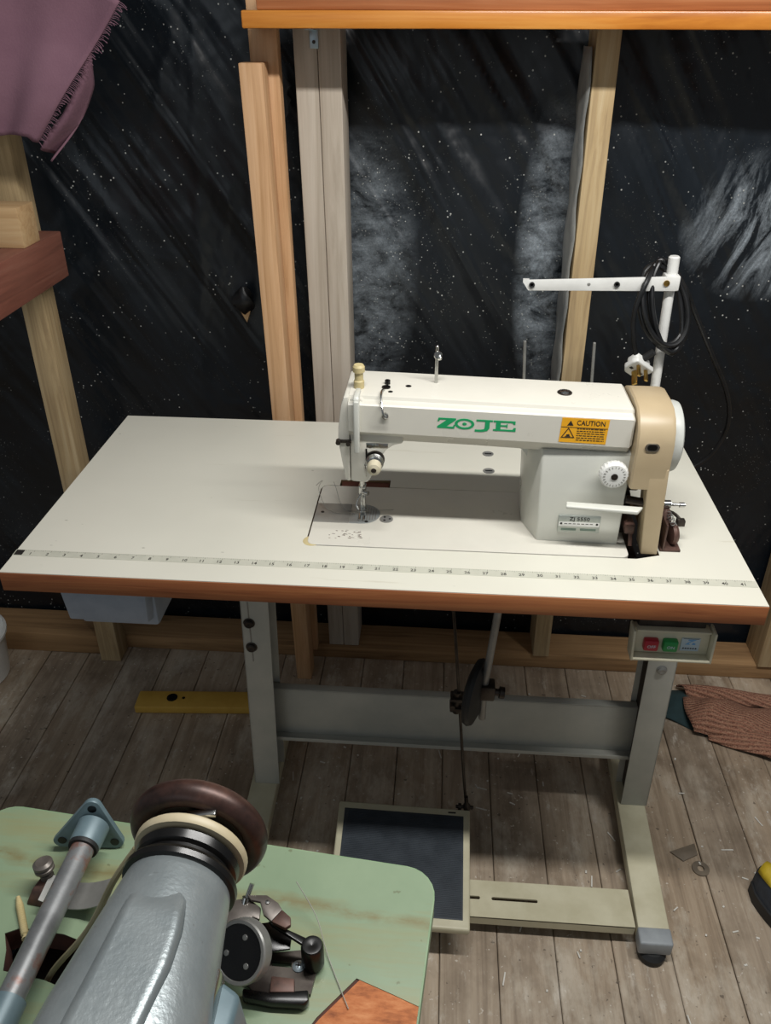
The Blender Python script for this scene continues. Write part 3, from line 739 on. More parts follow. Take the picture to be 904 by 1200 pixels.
# thread guides, oil plugs
g1 = build('thread_hook', MB().tube([(.533, .165, .984), (.531, .150, .988), (.5305, .135, .985), (.533, .122, .972), (.536, .120, .962), (.540, .122, .960)], .0016, 8).lathe([(.0045, 0), (.0045, .003), (.0001, .004)], (.537, .1275, .9605), (0, -1, 0), 14), 'chrome', sm)
for cx, cy, r, h in ((.535, .172, .0062, .002), (.536, .186, .004, .006), (.542, .158, .0035, .0006), (.566, .182, .0045, .0005)):
    build('oil_plug', MB().lathe([(r, -.001), (r, h), (r*.7, h+.0006), (.0001, h+.0006)], (cx, cy, .984-.01*(cx-.5)/.35), seg=18), 'black', sm)
pin = build('thread_pin', MB().cyl((.605, .200, .98), (.605, .200, 1.037), .0024, bev=.0008), 'chrome', sm)
build('tension_disc', MB().lathe([(.0055, -.0015), (.0062, 0), (.0055, .0015)], (.6065, .197, 1.024), (.3, -1, .1), 18).lathe([(.004, 0), (.0001, .003)], (.609, .195, 1.021), (.5, -1, 0), 12), 'chrome', pin)
sg = build('oil_sight_ring', MB().lathe([(.0105, -.001), (.0105, .001), (.009, .002), (.0078, .001), (.0078, .0005), (.0001, .0005)], (.787, .188, .977), seg=28), 'darksteel', sm)
build('sight_dome', MB().lathe([(.0072, 0), (.006, .0025), (.003, .004), (.0001, .0045)], (.787, .188, .9775), seg=24), 'chrome', sg)
# face thread plate and tension assembly
build('thread_plate', MB().box(.527-.017, .541, .1268, .1285, .9095, .9175, .0006).lathe([(.0028, 0), (.0028, .003)], (.516, .127, .9135), (0, -1, 0), 12).box(.518, .528, .125, .127, .911, .916, .0005), 'chrome', sm)
build('side_clip', MB().box(.4665, .488, .133, .136, .913, .918, .0006).cyl((.470, .136, .9155), (.470, .128, .9155), .0035).cyl((.484, .136, .913), (.484, .129, .913), .003), 'darksteel', sm)
build('take_up_slot', MB().box(.5085, .5108, .1335, .1348, .884, .905), 'black', sm)
build('spring_wire', MB().tube([(.5085, .132, .884), (.5085, .131, .875), (.509, .131, .862)], .0008, 8).lathe([(.003, 0), (.003, .003), (.0001, .004)], (.5095, .1345, .8795), (0, -1, 0), 12), 'chrome', sm)
M['dialcream'] = paint('cream_dial', '#bdb59c', '#cbc4ae', .4)
tn = build('tension_dial', MB().lathe([(.0098, .016), (.0102, .018), (.0102, .025), (.0088, .029), (.0040, .031), (.0001, .030)], (.5225, .135, .8875), (0, -1, -.05), 28), 'dialcream', sm, 'cream tension dial')
build('tension_discs', MB().lathe([(.006, 0), (.006, .004), (.0118, .006), (.0128, .0085), (.0118, .010), (.0128, .012), (.011, .015), (.006, .017)], (.5225, .135, .8885), (0, -1, 0), 28), 'chrome', tn)
build('dial_screw', MB().lathe([(.0038, 0), (.0038, .0012), (.002, .0018), (.0001, .001)], (.5225, .1045, .8862), (0, -1, -.05), 12), 'darksteel', tn)
build('check_spring', MB().lathe([(.0135, 0), (.0135, .002), (.0125, .003)], (.5225, .1345, .889), (0, -1, 0), 28), 'darksteel', tn)
# needle bar, presser bar and foot
nb = build('presser_bar', MB().cyl((.497, .196, .86), (.497, .196, .800), .0042).box(.4915, .5025, .190, .202, .795, .812, .0015), 'chrome', sm)
build('needle_bar', MB().cyl((.497, .186, .86), (.497, .186, .828), .0034, .0034).cyl((.497, .186, .828), (.497, .186, .815), .0028).cyl((.497, .186, .815), (.497, .186, .768), .0007, .0004), 'chrome', sm)
pf = MB().box(.4925, .4955, .168, .200, zb+.0015, zb+.0045, .0008).box(.4995, .5025, .168, .200, zb+.0015, zb+.0045, .0008).box(.4925, .5025, .188, .200, zb+.0015, zb+.007, .0015)
pf.hull([(.4935, .190, zb+.006), (.5015, .190, zb+.006), (.5015, .199, zb+.006), (.4935, .199, zb+.006)], [(.494, .193, .798), (.501, .193, .798), (.501, .200, .798), (.494, .200, .798)], .001)
pf.cyl((.497, .19, .803), (.507, .184, .803), .0035).tube([(.497, .19, .80), (.491, .185, .792), (.489, .180, .783), (.4925, .176, .778)], .0012, 8)
build('presser_foot', pf, 'chrome', sm)
# column
bp = [(.7445, .189), (.7635, .136), (.8825, .1325), (.8825, .240), (.7445, .240)]
tp_ = [(.7375, .176), (.7585, .1365), (.8825, .1335), (.8825, .240), (.7375, .240)]
colm = MB().hull([(x, y, zb-.001) for x, y in bp], [(x, y, .912) for x, y in tp_], .0025, 3)
# fillet under the arm on the opening side
fil = [(.7385, .895), (.7385, .912), (.715, .912), (.724, .9095), (.7305, .9055), (.7355, .900)]
colm.prism(fil, 'y', .148, .238)
build('column', colm, 'mach_grey', sm)
# stitch length dial
ds = Vector((.857, .134, .886)); dl = MB()
rg = []
for (r, h) in ((.006, 0), (.006, .008), (.0185, .009), (.0198, .011), (.0198, .018), (.0175, .0215), (.012, .0225), (.0001, .0225)):
    ring = []
    for k in range(72):
        q = r*(1+(.035 if (k % 3 == 0 and .018 < r) else 0)); a = 2*PI*k/72
        ring.append((ds.x+q*math.cos(a), ds.y-h, ds.z+q*math.sin(a)))
    rg.append(ring)
dl.rings(rg); dd = build('stitch_dial', dl, 'white_pl', sm)
b = MB()
for k in range(20):
    a = 2*PI*k/20; ca, sa = math.cos(a), math.sin(a)
    b.flat([[(.0125*ca-.0003*sa, .0125*sa+.0003*ca), (.0155*ca-.0003*sa, .0155*sa+.0003*ca), (.0155*ca+.0003*sa, .0155*sa-.0003*ca), (.0125*ca+.0003*sa, .0125*sa-.0003*ca)]], ds+Vector((0, -.0223, 0)), (1, 0, 0), (0, 0, 1), .0004)
build('dial_marks', b, 'greyink', dd)
build('dial_screw', MB().lathe([(.0048, 0), (.0048, .0012), (.0001, .0016)], ds+Vector((0, -.0224, 0)), (0, -1, 0), 18).box(ds.x-.0042, ds.x+.0042, ds.y-.0247, ds.y-.024, ds.z-.0006, ds.z+.0006, 0), 'darksteel', dd)
# reverse lever
build('reverse_lever', MB().hull([(.795, .104, .836), (.895, .100, .8325), (.905, .115, .833), (.797, .118, .836)], [(.795, .104, .841), (.895, .100, .8385), (.905, .115, .838), (.797, .118, .841)], .0018, 3), 'mach_grey', sm)
# decals
FY = .1279
def facez(x): return .9725-.0085*(x-.5)/.37
lu = Vector((1, 0, -.022)).normalized(); lv = Vector((0, 0, 1))
def slabZ(w, h, t): return [[(0, h), (w, h), (w, h-t*.6), (w*.42, t), (w, t), (w, t*.0), (0, 0), (0, t*.5), (w*.6, h-t), (t*.5, h-t), (t*.5, h-t*1.6), (0, h-t*1.6)]]
H = .0155; o0 = Vector((.609, FY, .9445))
b = MB()
b.flat([[(0, 0), (.0235, 0), (.0250, .0058), (.0228, .0058), (.0213, .0028), (.0125, .0028), (.0255, .0130), (.0255, H), (.0015, H), (0, .0100), (.0022, .0100), (.0040, .0128), (.0130, .0128), (0, .0026)]], o0, lu, lv)
n = 36
ring = []
for k in range(n):
    a0, a1 = 2*PI*k/n, 2*PI*(k+1)/n
    ring.append([(.0375+.0135*math.cos(a0), .0078+.0080*math.sin(a0)), (.0375+.0135*math.cos(a1), .0078+.0080*math.sin(a1)), (.0375+.0095*math.cos(a1), .0078+.0052*math.sin(a1)), (.0375+.0095*math.cos(a0), .0078+.0052*math.sin(a0))])
b.flat(ring, o0, lu, lv); b.flat([circ(.0375, .0078, .0030, 16, .0021)], o0, lu, lv)
# J
b.flat([[(.0535, H), (.0760, H), (.0760, H-.0026), (.0720, H-.0026), (.0720, .003), (.0690, -.0010), (.0620, -.0028), (.0520, -.0028), (.0520, .0004), (.0600, .0004), (.0645, .0016), (.0655, .0040), (.0655, H-.0026), (.0535, H-.0026)]], o0, lu, lv)
# E
b.flat([[(.0770, H), (.1070, H), (.1070, H-.0050), (.1045, H-.0050), (.1030, H-.0027), (.0870, H-.0027), (.0870, .0092), (.0950, .0092), (.0950, .0110), (.0965, .0110), (.0965, .0052), (.0950, .0052), (.0950, .0068), (.0870, .0068), (.0870, .0026), (.1035, .0026), (.1055, .0058), (.1080, .0058), (.1080, 0), (.0770, 0), (.0770, .0024), (.0805, .0024), (.0805, H-.0026), (.0770, H-.0026)]], o0, lu, lv)
build('green_lettering', b, 'green_txt', sm)
cs = build('caution_sticker', MB().flat([[(.777, .9295), (.841, .9275), (.8425, .9645), (.7785, .966)]], (0, FY, 0), (1, 0, 0), (0, 0, 1), .0004), 'yellow', sm, 'yellow caution sticker')
b = MB().text('CAUTION', .0105, (.818, FY-.0004, .955), lu, lv, .0003, .82)
b.flat([[(.786, .9545), (.7945, .9545), (.7903, .9620)]], (0, FY-.0004, 0), (1, 0, 0), (0, 0, 1))
def tri(cx, cz, r, t):
    P = [(cx-r, cz), (cx+r, cz), (cx, cz+r*1.65)]; c = (cx, cz+r*.55); Q = [(c[0]+(p[0]-c[0])*(1-t), c[1]+(p[1]-c[1])*(1-t)) for p in P]
    return [[P[i], P[(i+1) % 3], Q[(i+1) % 3], Q[i]] for i in range(3)]
b.flat(tri(.7885, .936, .0095, .22), (0, FY-.0004, 0), (1, 0, 0), (0, 0, 1)); b.flat([circ(.7885, .940, .0025, 10, .0015), [(.785, .9378), (.792, .9378), (.792, .9386), (.785, .9386)]], (0, FY-.0004, 0), (1, 0, 0), (0, 0, 1))
rl = random.Random(4)
for k in range(6):
    z = .9495-.0034*k; xx = .800 if k > 0 else .800; segs = []
    xe = .838
    while xx < xe:
        L = rl.uniform(.002, .006); segs.append([(xx, z), (min(xx+L, xe), z), (min(xx+L, xe), z+.0011), (xx, z+.0011)]); xx += L+.0010
    b.flat([[(p-.8, q) for p, q in g_] for g_ in segs], (.8, FY-.0004, 0), (1, 0, -.02), (0, 0, 1))
b.flat([[(.778, .9520), (.8415, .9505), (.8415, .9511), (.778, .9526)]], (0, FY-.0004, 0), (1, 0, 0), (0, 0, 1))
build('caution_print', b, 'ink', cs)
MPY = .1338
mp = build('model_plate', MB().box(.792, .853, MPY-.0012, MPY+.002, .7795, .808, .0006), 'silver', sm)
b = MB().text('ZJ 5550', .0085, (.8225, MPY-.0012, .8000), (1, 0, 0), (0, 0, 1), .0003, 1.1)
for k in range(7): b.flat([[(.801+.0062*k, .7940), (.801+.0062*k+.0042, .7940), (.801+.0062*k+.0042, .7950), (.801+.0062*k, .7950)]], (0, MPY-.0012, 0), (1, 0, 0), (0, 0, 1))
b.flat([circ(.7965, .7945, .0018, 10), circ(.8485, .7945, .0018, 10)], (0, MPY-.0012, 0), (1, 0, 0), (0, 0, 1))
build('plate_print', b, 'ink', mp)
build('plate_band', MB().flat([[(.793, .790), (.852, .790), (.852, .7975), (.793, .7975)]], (0, MPY-.0012, 0), (1, 0, 0), (0, 0, 1), .0001), 'white_pl', mp)
build('plate_band', MB().flat([[(.797, .783), (.819, .783), (.819, .7865), (.797, .7865)], [(.825, .783), (.848, .783), (.848, .7865), (.825, .7865)]], (0, MPY-.0012, 0), (1, 0, 0), (0, 0, 1), .0003), 'dullgreen', mp)
# belt guard
gp = [(.111, .868), (.1105, .90), (.110, .935), (.116, .955), (.128, .9695), (.145, .978), (.17, .981), (.21, .981), (.235, .972), (.248, .95), (.25, .90), (.24, .868)]
b = MB(); gl = []
for x, s in ((.8795, 0), (.882, 1), (.925, 1), (.930, 0)):
    cy, cz = .18, .92
    gl.append([(x+.004*max(0, (z-.93))/.05*0, cy+(y-cy)*(1 if s else .965), cz+(z-cz)*(1 if s else .965)) for y, z in gp])
b.rings(gl)
gd = build('belt_guard', b, 'beige', sm, 'beige belt guard over the pulley', sharp=35)
build('guard_leg', MB().hull([(.9125, .110, TH+.0005), (.936, .110, TH+.0005), (.938, .150, TH+.0005), (.914, .150, TH+.0005)], [(.9020, .1108, .900), (.9295, .1108, .900), (.9295, .150, .900), (.9020, .150, .900)], .0016, 3), 'beige', gd)
build('peep_slot', MB().prism(rrect(.8905, .910, .928, .9395, .0055), 'y', .1088, .1112), 'chrome', gd)
build('peep_hole', MB().prism(rrect(.8935, .907, .9295, .938, .004), 'y', .1084, .1092), 'black', gd)
# mechanism below the guard: shaft housing, belt and bracket
b = MB().cyl((.884, .20, .842), (.912, .20, .842), .022).cyl((.884, .20, .80), (.905, .20, .80), .016).box(.884, .905, .165, .235, TH+.001, .80, .003)
build('shaft_housing', b, 'darksteel', sm)
build('lever_joint', MB().cyl((.884, .135, .838), (.912, .130, .836), .006), 'darksteel', sm)
build('lifter_lever', MB().box(.888, .902, .125, .16, .785, .80, .002).tube([(.89, .14, .80), (.898, .135, .785), (.899, .125, .765)], .003, 8), 'rust', sm)
bl = MB()
for yy in (.150, .235): bl.tube([(.934, yy, .90), (.934, yy*.6+.19*.4, .76)], .0035, 8, 1)
build('drive_belt', bl, 'rubber', sm)
# handwheel
hw = Vector((.9320, .19, .9145))
build('handwheel', MB().lathe([(.030, -.006), (.046, -.005), (.0515, .0), (.0520, .012), (.0500, .018), (.044, .021), (.030, .0215), (.028, .018), (.012, .018), (.0001, .020)], hw, (1, 0, 0), 64), 'wheelgrey', sm, 'pale grey handwheel')
# ------------------------------------------------------------------ bobbin winder on the table
bw = thing('bobbin_winder', (.957, .17, TH), 'small rusty brown bobbin winder on the table right of the beige guard', 'bobbin winder')
build('base_plate', MB().box(.942, .972, .12, .215, TH, TH+.004, .001).box(.945, .948, .12, .21, TH+.003, TH+.045, .0008), 'rust', bw)
build('body', MB().hull([(.948, .15, .768), (.966, .15, .768), (.966, .21, .768), (.948, .21, .768)], [(.950, .165, .803), (.962, .165, .803), (.962, .20, .803), (.950, .20, .803)], .003), 'rust', bw)
build('friction_wheel', MB().lathe([(.004, -.005), (.015, -.004), (.017, 0), (.015, .004), (.004, .005)], (.962, .140, .780), (1, .15, 0), 28), 'rust', bw)
build('spindle', MB().cyl((.950, .178, .808), (.984, .176, .808), .0025).cyl((.952, .178, .808), (.962, .178, .808), .006).cyl((.975, .176, .808), (.982, .176, .808), .004), 'chrome', bw)
build('trip_lever', MB().tube([(.954, .19, .792), (.967, .17, .797), (.976, .158, .792)], .0025, 8).box(.968, .980, .148, .158, .787, .797, .001), 'darksteel', bw)
build('spring', MB().tube([(.958+.004*math.cos(k*1.3), .13+.0016*k, .80+.004*math.sin(k*1.3)) for k in range(22)], .0007, 6, 2), 'steel', bw)

# ------------------------------------------------------------------ thread stand
ts = thing('thread_stand', (.99, .48, TH), 'cream metal thread stand with a long guide arm behind the machine', 'thread stand')
build('base', MB().box(.740, 1.01, .469, .491, TH, TH+.004, .001).lathe([(.02, 0), (.02, .004), (.012, .008), (.0105, .03)], (.9945, .48, TH+.003), seg=24), 'cream', ts)
build('pole', MB().cyl((.9945, .48, TH+.005), (.9845, .48, 1.082), .0083), 'white_pl', ts)
build('pole_cap', MB().cyl((.9848, .48, 1.070), (.9838, .48, 1.100), .0092, bev=.002), 'white_pl', ts)
am = MB().hull([(.752, .470, 1.041), (.990, .462, 1.0475), (.990, .470, 1.0475), (.752, .473, 1.041)], [(.745, .470, 1.0585), (.990, .462, 1.0705), (.990, .470, 1.0705), (.745, .473, 1.0585)], .0008)
am.hull([(.742, .470, 1.055), (.752, .470, 1.041), (.752, .473, 1.041), (.742, .473, 1.055)], [(.742, .470, 1.0605), (.752, .470, 1.0605), (.752, .473, 1.0605), (.742, .473, 1.0605)])
am.box(.972, .996, .462, .492, 1.047, 1.072, .003)
ga = build('guide_arm', am, 'white_pl', ts)
for cx, cz, r in ((.757, 1.0510, .0048), (.895, 1.0560, .0048)):
    e = build('thread_eye', MB().lathe([(r*.45, 0), (r*.55, .002), (r, .0025), (r, 0)], (cx, .4695-.008*(cx-.75)/.24, cz), (0, -1, 0), 20), 'rubber', ga)
build('rivet', MB().lathe([(.003, 0), (.002, .001)], (.85, .4668, 1.0545), (0, -1, 0), 14), 'steel', ga)
build('clamp_screw', MB().lathe([(.005, 0), (.005, .002), (.0001, .003)], (.974, .462, 1.0605), (0, -1, 0), 16), 'brass', ga)
for cx in (.7635, .883):
    build('spool_pin', MB().cyl((cx+.004, .48, TH+.003), (cx-.0015*8+.004, .48, .951), .0027, bev=.0008), 'steel', ts)

# ------------------------------------------------------------------ mains cable with plug
cb = thing('power_cable', (.985, .47, .95), 'coiled black mains cable with a white three pin plug, hung on the thread stand', 'cable')
pts = [(.943, .455, .940), (.934, .453, .968), (.9285, .452, 1.000), (.930, .452, 1.03), (.940, .456, 1.062)]
cols = [(.976, .041, .040, .062, 0), (.984, .030, .040, .072, 1), (.981, .041, .037, .060, 2), (.990, .029, .038, .073, 3), (.983, .036, .036, .068, 4)]
for n_, (cx, rx, dummy, rz, s) in enumerate(cols):
    for k in range(12):
        a = math.radians(110)+2*PI*k/12 if n_ or k > 0 else math.radians(110)
        zc = 1.022-.002*s
        x = cx+.006*s*0+rx*math.cos(a)+.006*math.sin(a*.5+s); z = zc+rz*math.sin(a)
        x += -.018*(z-zc)/.07
        y = .474+.018*math.sin(a)-.014*(1 if math.cos(a) < 0 else -.6)*abs(math.cos(a))+.0035*(s-2)
        pts.append((x, y, z))
pts += [(.975, .500, 1.088), (.998, .500, 1.066), (1.018, .500, 1.040), (1.045, .505, .995), (1.072, .510, .950), (1.10, .52, .905), (1.135, .535, .848), (1.155, .545, .795), (1.158, .555, .745), (1.142, .56, .700), (1.112, .565, .668), (1.06, .57, .64), (1.0, .575, .60)]
build('cord', MB().tube(pts, .0042, 10, 5), 'cable', cb)
# plug: flat D body, rotated so the pins look down to the right
pm = Matrix.Translation((.951, .452, .919)) @ Matrix.Rotation(math.radians(28), 4, 'Y') @ Matrix.Rotation(math.radians(-20), 4, 'X')
pg = MB(); prof = [(-.021, -.012), (.021, -.012), (.023, -.004), (.018, .014), (.008, .021), (-.008, .021), (-.018, .014), (-.023, -.004)]
pg.prism(prof, 'z', -.004, .005, .0025, 3).prism([(x*.78, y*.78) for x, y in prof], 'z', .004, .016, .004, 3)
PM = pm @ Matrix.Scale(1.12, 4) @  Matrix.Rotation(math.radians(25), 4, 'Z') @ Matrix.Rotation(math.radians(-38), 4, 'X')
plg = build('plug', pg.xf(PM), 'white_pl', cb, 'white three pin plug')
for nm, x0, x1, y0, y1, L in (('pin', -.0125, -.0065, -.007, -.003, .018), ('pin', .0065, .0125, -.007, -.003, .018), ('pin', -.002, .002, .005, .013, .023)):
    build(nm, MB().box(x0, x1, y0, y1, -.004-L, -.0035, .0006).xf(PM), 'brass', plg)
build('cord_grip', MB().cyl((-.000, -.008, .012), (-.000, -.026, .016), .0055).xf(PM), 'rubber', plg)
b = MB()
for sx_ in (-1, 1): b.box(sx_*.012-.003, sx_*.012+.003, .004, .008, -.0048, -.0040)
build('marks', b.xf(PM), 'ink', plg)

# loose threads by the needle
b = MB().tube([(.418, .235, .785), (.43, .225, .80), (.425, .215, .79), (.437, .20, .768), (.455, .19, TH+.003), (.47, .188, TH+.004), (.485, .187, TH+.006)], .00045, 5)
b.tube([(.446, .24, .79), (.452, .225, .785), (.462, .205, .768), (.478, .196, TH+.004), (.495, .19, TH+.006), (.52, .20, TH+.004), (.545, .205, TH+.003)], .00045, 5)
build('sewing_thread', b, 'thread', None, 'loose thin threads curling beside the needle', 'thread')

# ------------------------------------------------------------------ things on the floor
lv_ = thing('spirit_level', (.15, .52, 0), 'yellow spirit level lying on the floor behind the left stand leg', 'spirit level')
q = Matrix.Translation((.208, .523, 0)) @ Matrix.Rotation(math.radians(3.5), 4, 'Z')
build('body', MB().box(-.30, .30, -.028, .028, 0, .022, .004).xf(q), 'level', lv_)
build('vial', MB().lathe([(.013, 0), (.013, .0012), (.010, .002), (.0001, .0015)], (-.215, .004, .0216), seg=24).xf(q), 'black', lv_)
build('hanging_hole', MB().lathe([(.004, 0), (.004, .0006), (.0001, .0006)], (-.187, .003, .0218), seg=14).xf(q), 'black', lv_)

def knit(u, v):
    x = 1.225+.42*u; yb = .60-.05*u; yf = .50-.13*u
    y = yb*(1-v)+yf*v
    h = .045*math.sin(PI*min(1, max(0, v)))**.6*(.55+.45*math.sin(PI*min(1, u*1.4+.1)))+.008*math.sin(u*14+v*5)+.004
    return Vector((x+.02*math.sin(v*PI)*-1, y, max(.004, h+.012*math.sin(v*9+u*3))))
kt = thing('knitted_cloth', (1.4, .53, 0), 'brown ribbed knitted fabric crumpled on the floor by the right edge', 'cloth')
cloth('upper_fold', lambda u, v: Vector((1.232+.45*u-.012*math.sin(v*PI), .615-.06*u-(.115+.04*u)*v, .006+.058*math.sin(PI*(v*.92+.04))**.7*(.75+.25*math.sin(u*7+1))*min(1, .55+u*4)+.004*math.sin(u*31+v*8))), 50, 24, 'knit', None, None, .004, kt)
cloth('lower_fold', lambda u, v: Vector((1.262+.45*u, .545-.16*u*.9-(.06+.05*u)*v, .005+.034*math.sin(PI*(v*.9+.05))**.8*min(1, .3+u*3)+.003*math.sin(u*21+v*9))), 50, 20, 'knit', None, None, .004, kt)
cloth('collar_band', lambda u, v: Vector((1.228+.015*v+.40*u, .66-.03*u-.05*v, .006+.030*math.sin(PI*(v*.9+.05))*(.9+.2*math.sin(u*9)))), 40, 10, 'knit', None, None, .004, kt)
tc = cloth('teal_cloth', lambda u, v: Vector((1.135+.15*u+.02*v, .665-.02*u-(.10+.065*u)*v, .004+.02*math.sin(PI*v)*math.sin(PI*u)+.004*math.sin(u*9+v*6))), 24, 24, 'teal', 'dark teal cloth scrap half under the brown knitted fabric', 'cloth', .003)

# shoe at the right edge
sh = thing('shoe', (1.31, .08, 0), 'dark grey shoe with a yellow toe patch at the lower right edge', 'shoe')
def shoering(t):
    cx, cy = 1.243+.16*t, .125-.20*t
    return cx, cy
rg = []; rs2 = []
ax2 = Vector((.62, -.78, 0)).normalized(); sd = Vector((.78, .62, 0)); o = Vector((1.250, .118, 0))
for k in range(15):
    t_ = k/14; L = .27*t_
    w = .048*math.sin(PI*min(.5, .06+t_*1.15))**.6*(1-.12*max(0, t_-.45)); h = .052+.05*t_**1.5
    if k == 0: w, h = .012, .035
    c = o+ax2*L
    rg.append([c+sd*(w*math.copysign(abs(math.cos(a))**.8, math.cos(a)))*(1 if math.sin(a) < .2 else .92)+Vector((0, 0, .026+(h*max(0, math.sin(a))**.8))) for a in [2*PI*j/24 for j in range(24)]])
    rs2.append([c+sd*((w+.004)*math.cos(a))+Vector((0, 0, .0 if math.sin(a) < 0 else .028)) for a in [2*PI*j/24 for j in range(24)]])
build('upper', MB().rings(rg), 'shoe', sh, sharp=60)
build('sole', MB().rings(rs2), 'rubber', sh, sharp=30)
b = MB(); pr = []
for j in range(7):
    a = .9+1.5*j/6; row = []
    for k in range(4):
        t_ = .02+.045*k; L = .27*t_; w = .048*math.sin(PI*min(.5, .06+t_*1.15))**.6+.0015; h = .052+.05*t_**1.5+.0015
        c = o+ax2*L; row.append(c+sd*(w*math.cos(a))+Vector((0, 0, .026+h*math.sin(a)**.8)))
    pr.append(row)
b.rings(pr, close=False); py = build('toe_patch', b, 'shoeyellow', sh, 'yellow patch', sharp=60)
m_ = py.modifiers.new('thick', 'SOLIDIFY'); m_.thickness = .002

bk = thing('bucket', (-.50, .56, 0), 'edge of a white bucket on the floor at the left margin', 'bucket')
build('body', MB().lathe([(.080, 0), (.085, .004), (.098, .13), (.101, .135), (.098, .137), (.094, .13), (.082, .008), (.0001, .006)], (-.540, .575, 0), seg=40), 'white_pl', bk)
build('rim', MB().lathe([(.100, 0), (.104, .003), (.104, .010), (.100, .012)], (-.540, .575, .122), seg=40), 'white_pl', bk)

# washers and scraps flattened on the boards
build('washer', MB().lathe([(.0065, 0), (.0165, 0), (.0165, .0014), (.0065, .0014), (.0065, 0)], (1.160, .149, .0006), seg=32, caps=False), 'floorgrey', None, 'flat grey washer lying on the bare boards right of the stand foot', 'washer')
build('metal_offcut', MB().prism([(1.108, .183), (1.162, .206), (1.162, .180), (1.130, .163)], 'z', .0006, .002, .0003), 'floorgrey', None, 'grey wedge shaped metal offcut on the floor above the washer', 'metal scrap')
b = MB(); rl = random.Random(11)
for k in range(130):
    x, y = rl.uniform(.1, 1.5), rl.uniform(-.2, .62); a = rl.uniform(0, PI); L = rl.choice((.002, .003, .006, .012)); s_ = .0012 if L > .005 else .0016
    c, s2 = math.cos(a), math.sin(a)
    b.hull([(x-c*L-s2*s_, y-s2*L+c*s_, .001), (x+c*L-s2*s_, y+s2*L+c*s_, .001), (x+c*L+s2*s_, y+s2*L-c*s_, .001), (x-c*L+s2*s_, y-s2*L-c*s_, .001)],
           [(x-c*L-s2*s_, y-s2*L+c*s_, .0022), (x+c*L-s2*s_, y+s2*L+c*s_, .0022), (x+c*L+s2*s_, y+s2*L-c*s_, .0022), (x-c*L+s2*s_, y-s2*L-c*s_, .0022)])
build('lint_scraps', b, 'lint', None, 'tiny pale lint and thread scraps strewn over the floorboards', 'scraps', kind='stuff')

# ------------------------------------------------------------------ foreground: green table
GZ = .74; GR = Matrix.Translation((.625, -.415, 0)) @ Matrix.Rotation(math.radians(-5.7), 4, 'Z')
gt = thing('green_table', (.45, -.70, 0), 'worn green laminate table in the foreground with a chipped corner', 'table')
def rc(x0, x1, y0, y1, r, n=6): return rrect(x0, x1, y0, y1, r, n)
GRi = GR.inverted()
def G(x, y): v = GRi @ Vector((x, y, 0)); return (v.x, v.y)
slot = [G(*p) for p in ((.248, -.503), (.256, -.517), (.262, -.535), (.30, -.540), (.345, -.553), (.36, -.548), (.36, -.525), (.335, -.510), (.30, -.500), (.26, -.497))]
outline = rc(-.452, 0, -.75, 0, .028)
M['gcore'] = paint('dark_red_brown_board_core', '#3a2019', '#5a3326', .8)
build('tabletop', MB().plate(outline, [slot], GZ-.026, GZ-.0012, None).xf(GR), 'gcore', gt, sharp=20)
build('exposed_board', MB().plate([G(.6135, -.5370), G(.590, -.5285), G(.563, -.520), G(.533, -.554), G(.488, -.62), G(.468, -.75), (-.005, -.75)], [], GZ-.0013, GZ-.0006).xf(GR), 'chip', gt, 'bare orange board where the laminate has chipped off')
chipo = [G(*p) for p in ((.533, -.560), (.568, -.5225), (.590, -.531), (.6145, -.5385))]
# laminate skin leaves the front right corner bare
lam = [p for p in rc(-.452, 0, -.75, 0, .028) if p[1] > -.10 or p[0] < -.3]
right_top = [p for p in lam if p[0] > -.1 and p[1] > -.1]; left_all = [p for p in lam if p not in right_top]
cw = [G(.6135, -.5385), G(.590, -.530), G(.560, -.5195), G(.531, -.553), G(.49, -.62), G(.47, -.75), (-.2, -.75)]
skin = right_top+left_all
# order: start at right side going up then left, down, back through the chipped edge
ctr = []
skin_out = [(0.0, cw[0][1])]+[p for p in rc(-.452, 0, -.75, 0, .028)[7:14]]+[p for p in rc(-.452, 0, -.75, 0, .028)[14:28]]+cw[::-1][0:-1]
build('green_laminate', MB().plate(skin_out, [slot], GZ-.001, GZ).xf(GR), 'greenlam', gt, sharp=20)
eb = MB(); oo = rc(-.452, 0, -.75, 0, .028); o2 = rc(-.4535, .0015, -.7515, .0015, .0295)
eb.plate(o2, [oo[::-1]], GZ-.027, GZ-.0006).xf(GR); build('edge_trim', eb, 'greenlam_edge', gt, sharp=30)
build('slot_dark_box', MB().box(-.40, -.24, -.16, -.06, GZ-.12, GZ-.06, .004).xf(GR), 'darkin', gt)  # dark box added below the slot so the opening reads dark
for lx, ly in ((-.40, -.10), (-.08, -.16), (-.40, -.68), (-.08, -.68)):
    build('leg', MB().box(lx-.018, lx+.018, ly-.018, ly+.018, 0, GZ-.026, .003).xf(GR), 'bluegrey', gt)

# ------------------------------------------------------------------ foreground machine
fm_ = thing('old_sewing_machine', (.43, -.66, GZ), 'old silver grey sewing machine seen from above with a rusty handwheel', 'sewing machine')
C0 = Vector((.4375, -.500, .888)); A = Vector((-.045, -1, .0)).normalized(); U = Vector((1, -.045, 0)).normalized(); Wv = Vector((0, 0, 1))
def P(s, u, w): return C0+A*s+U*u+Wv*w
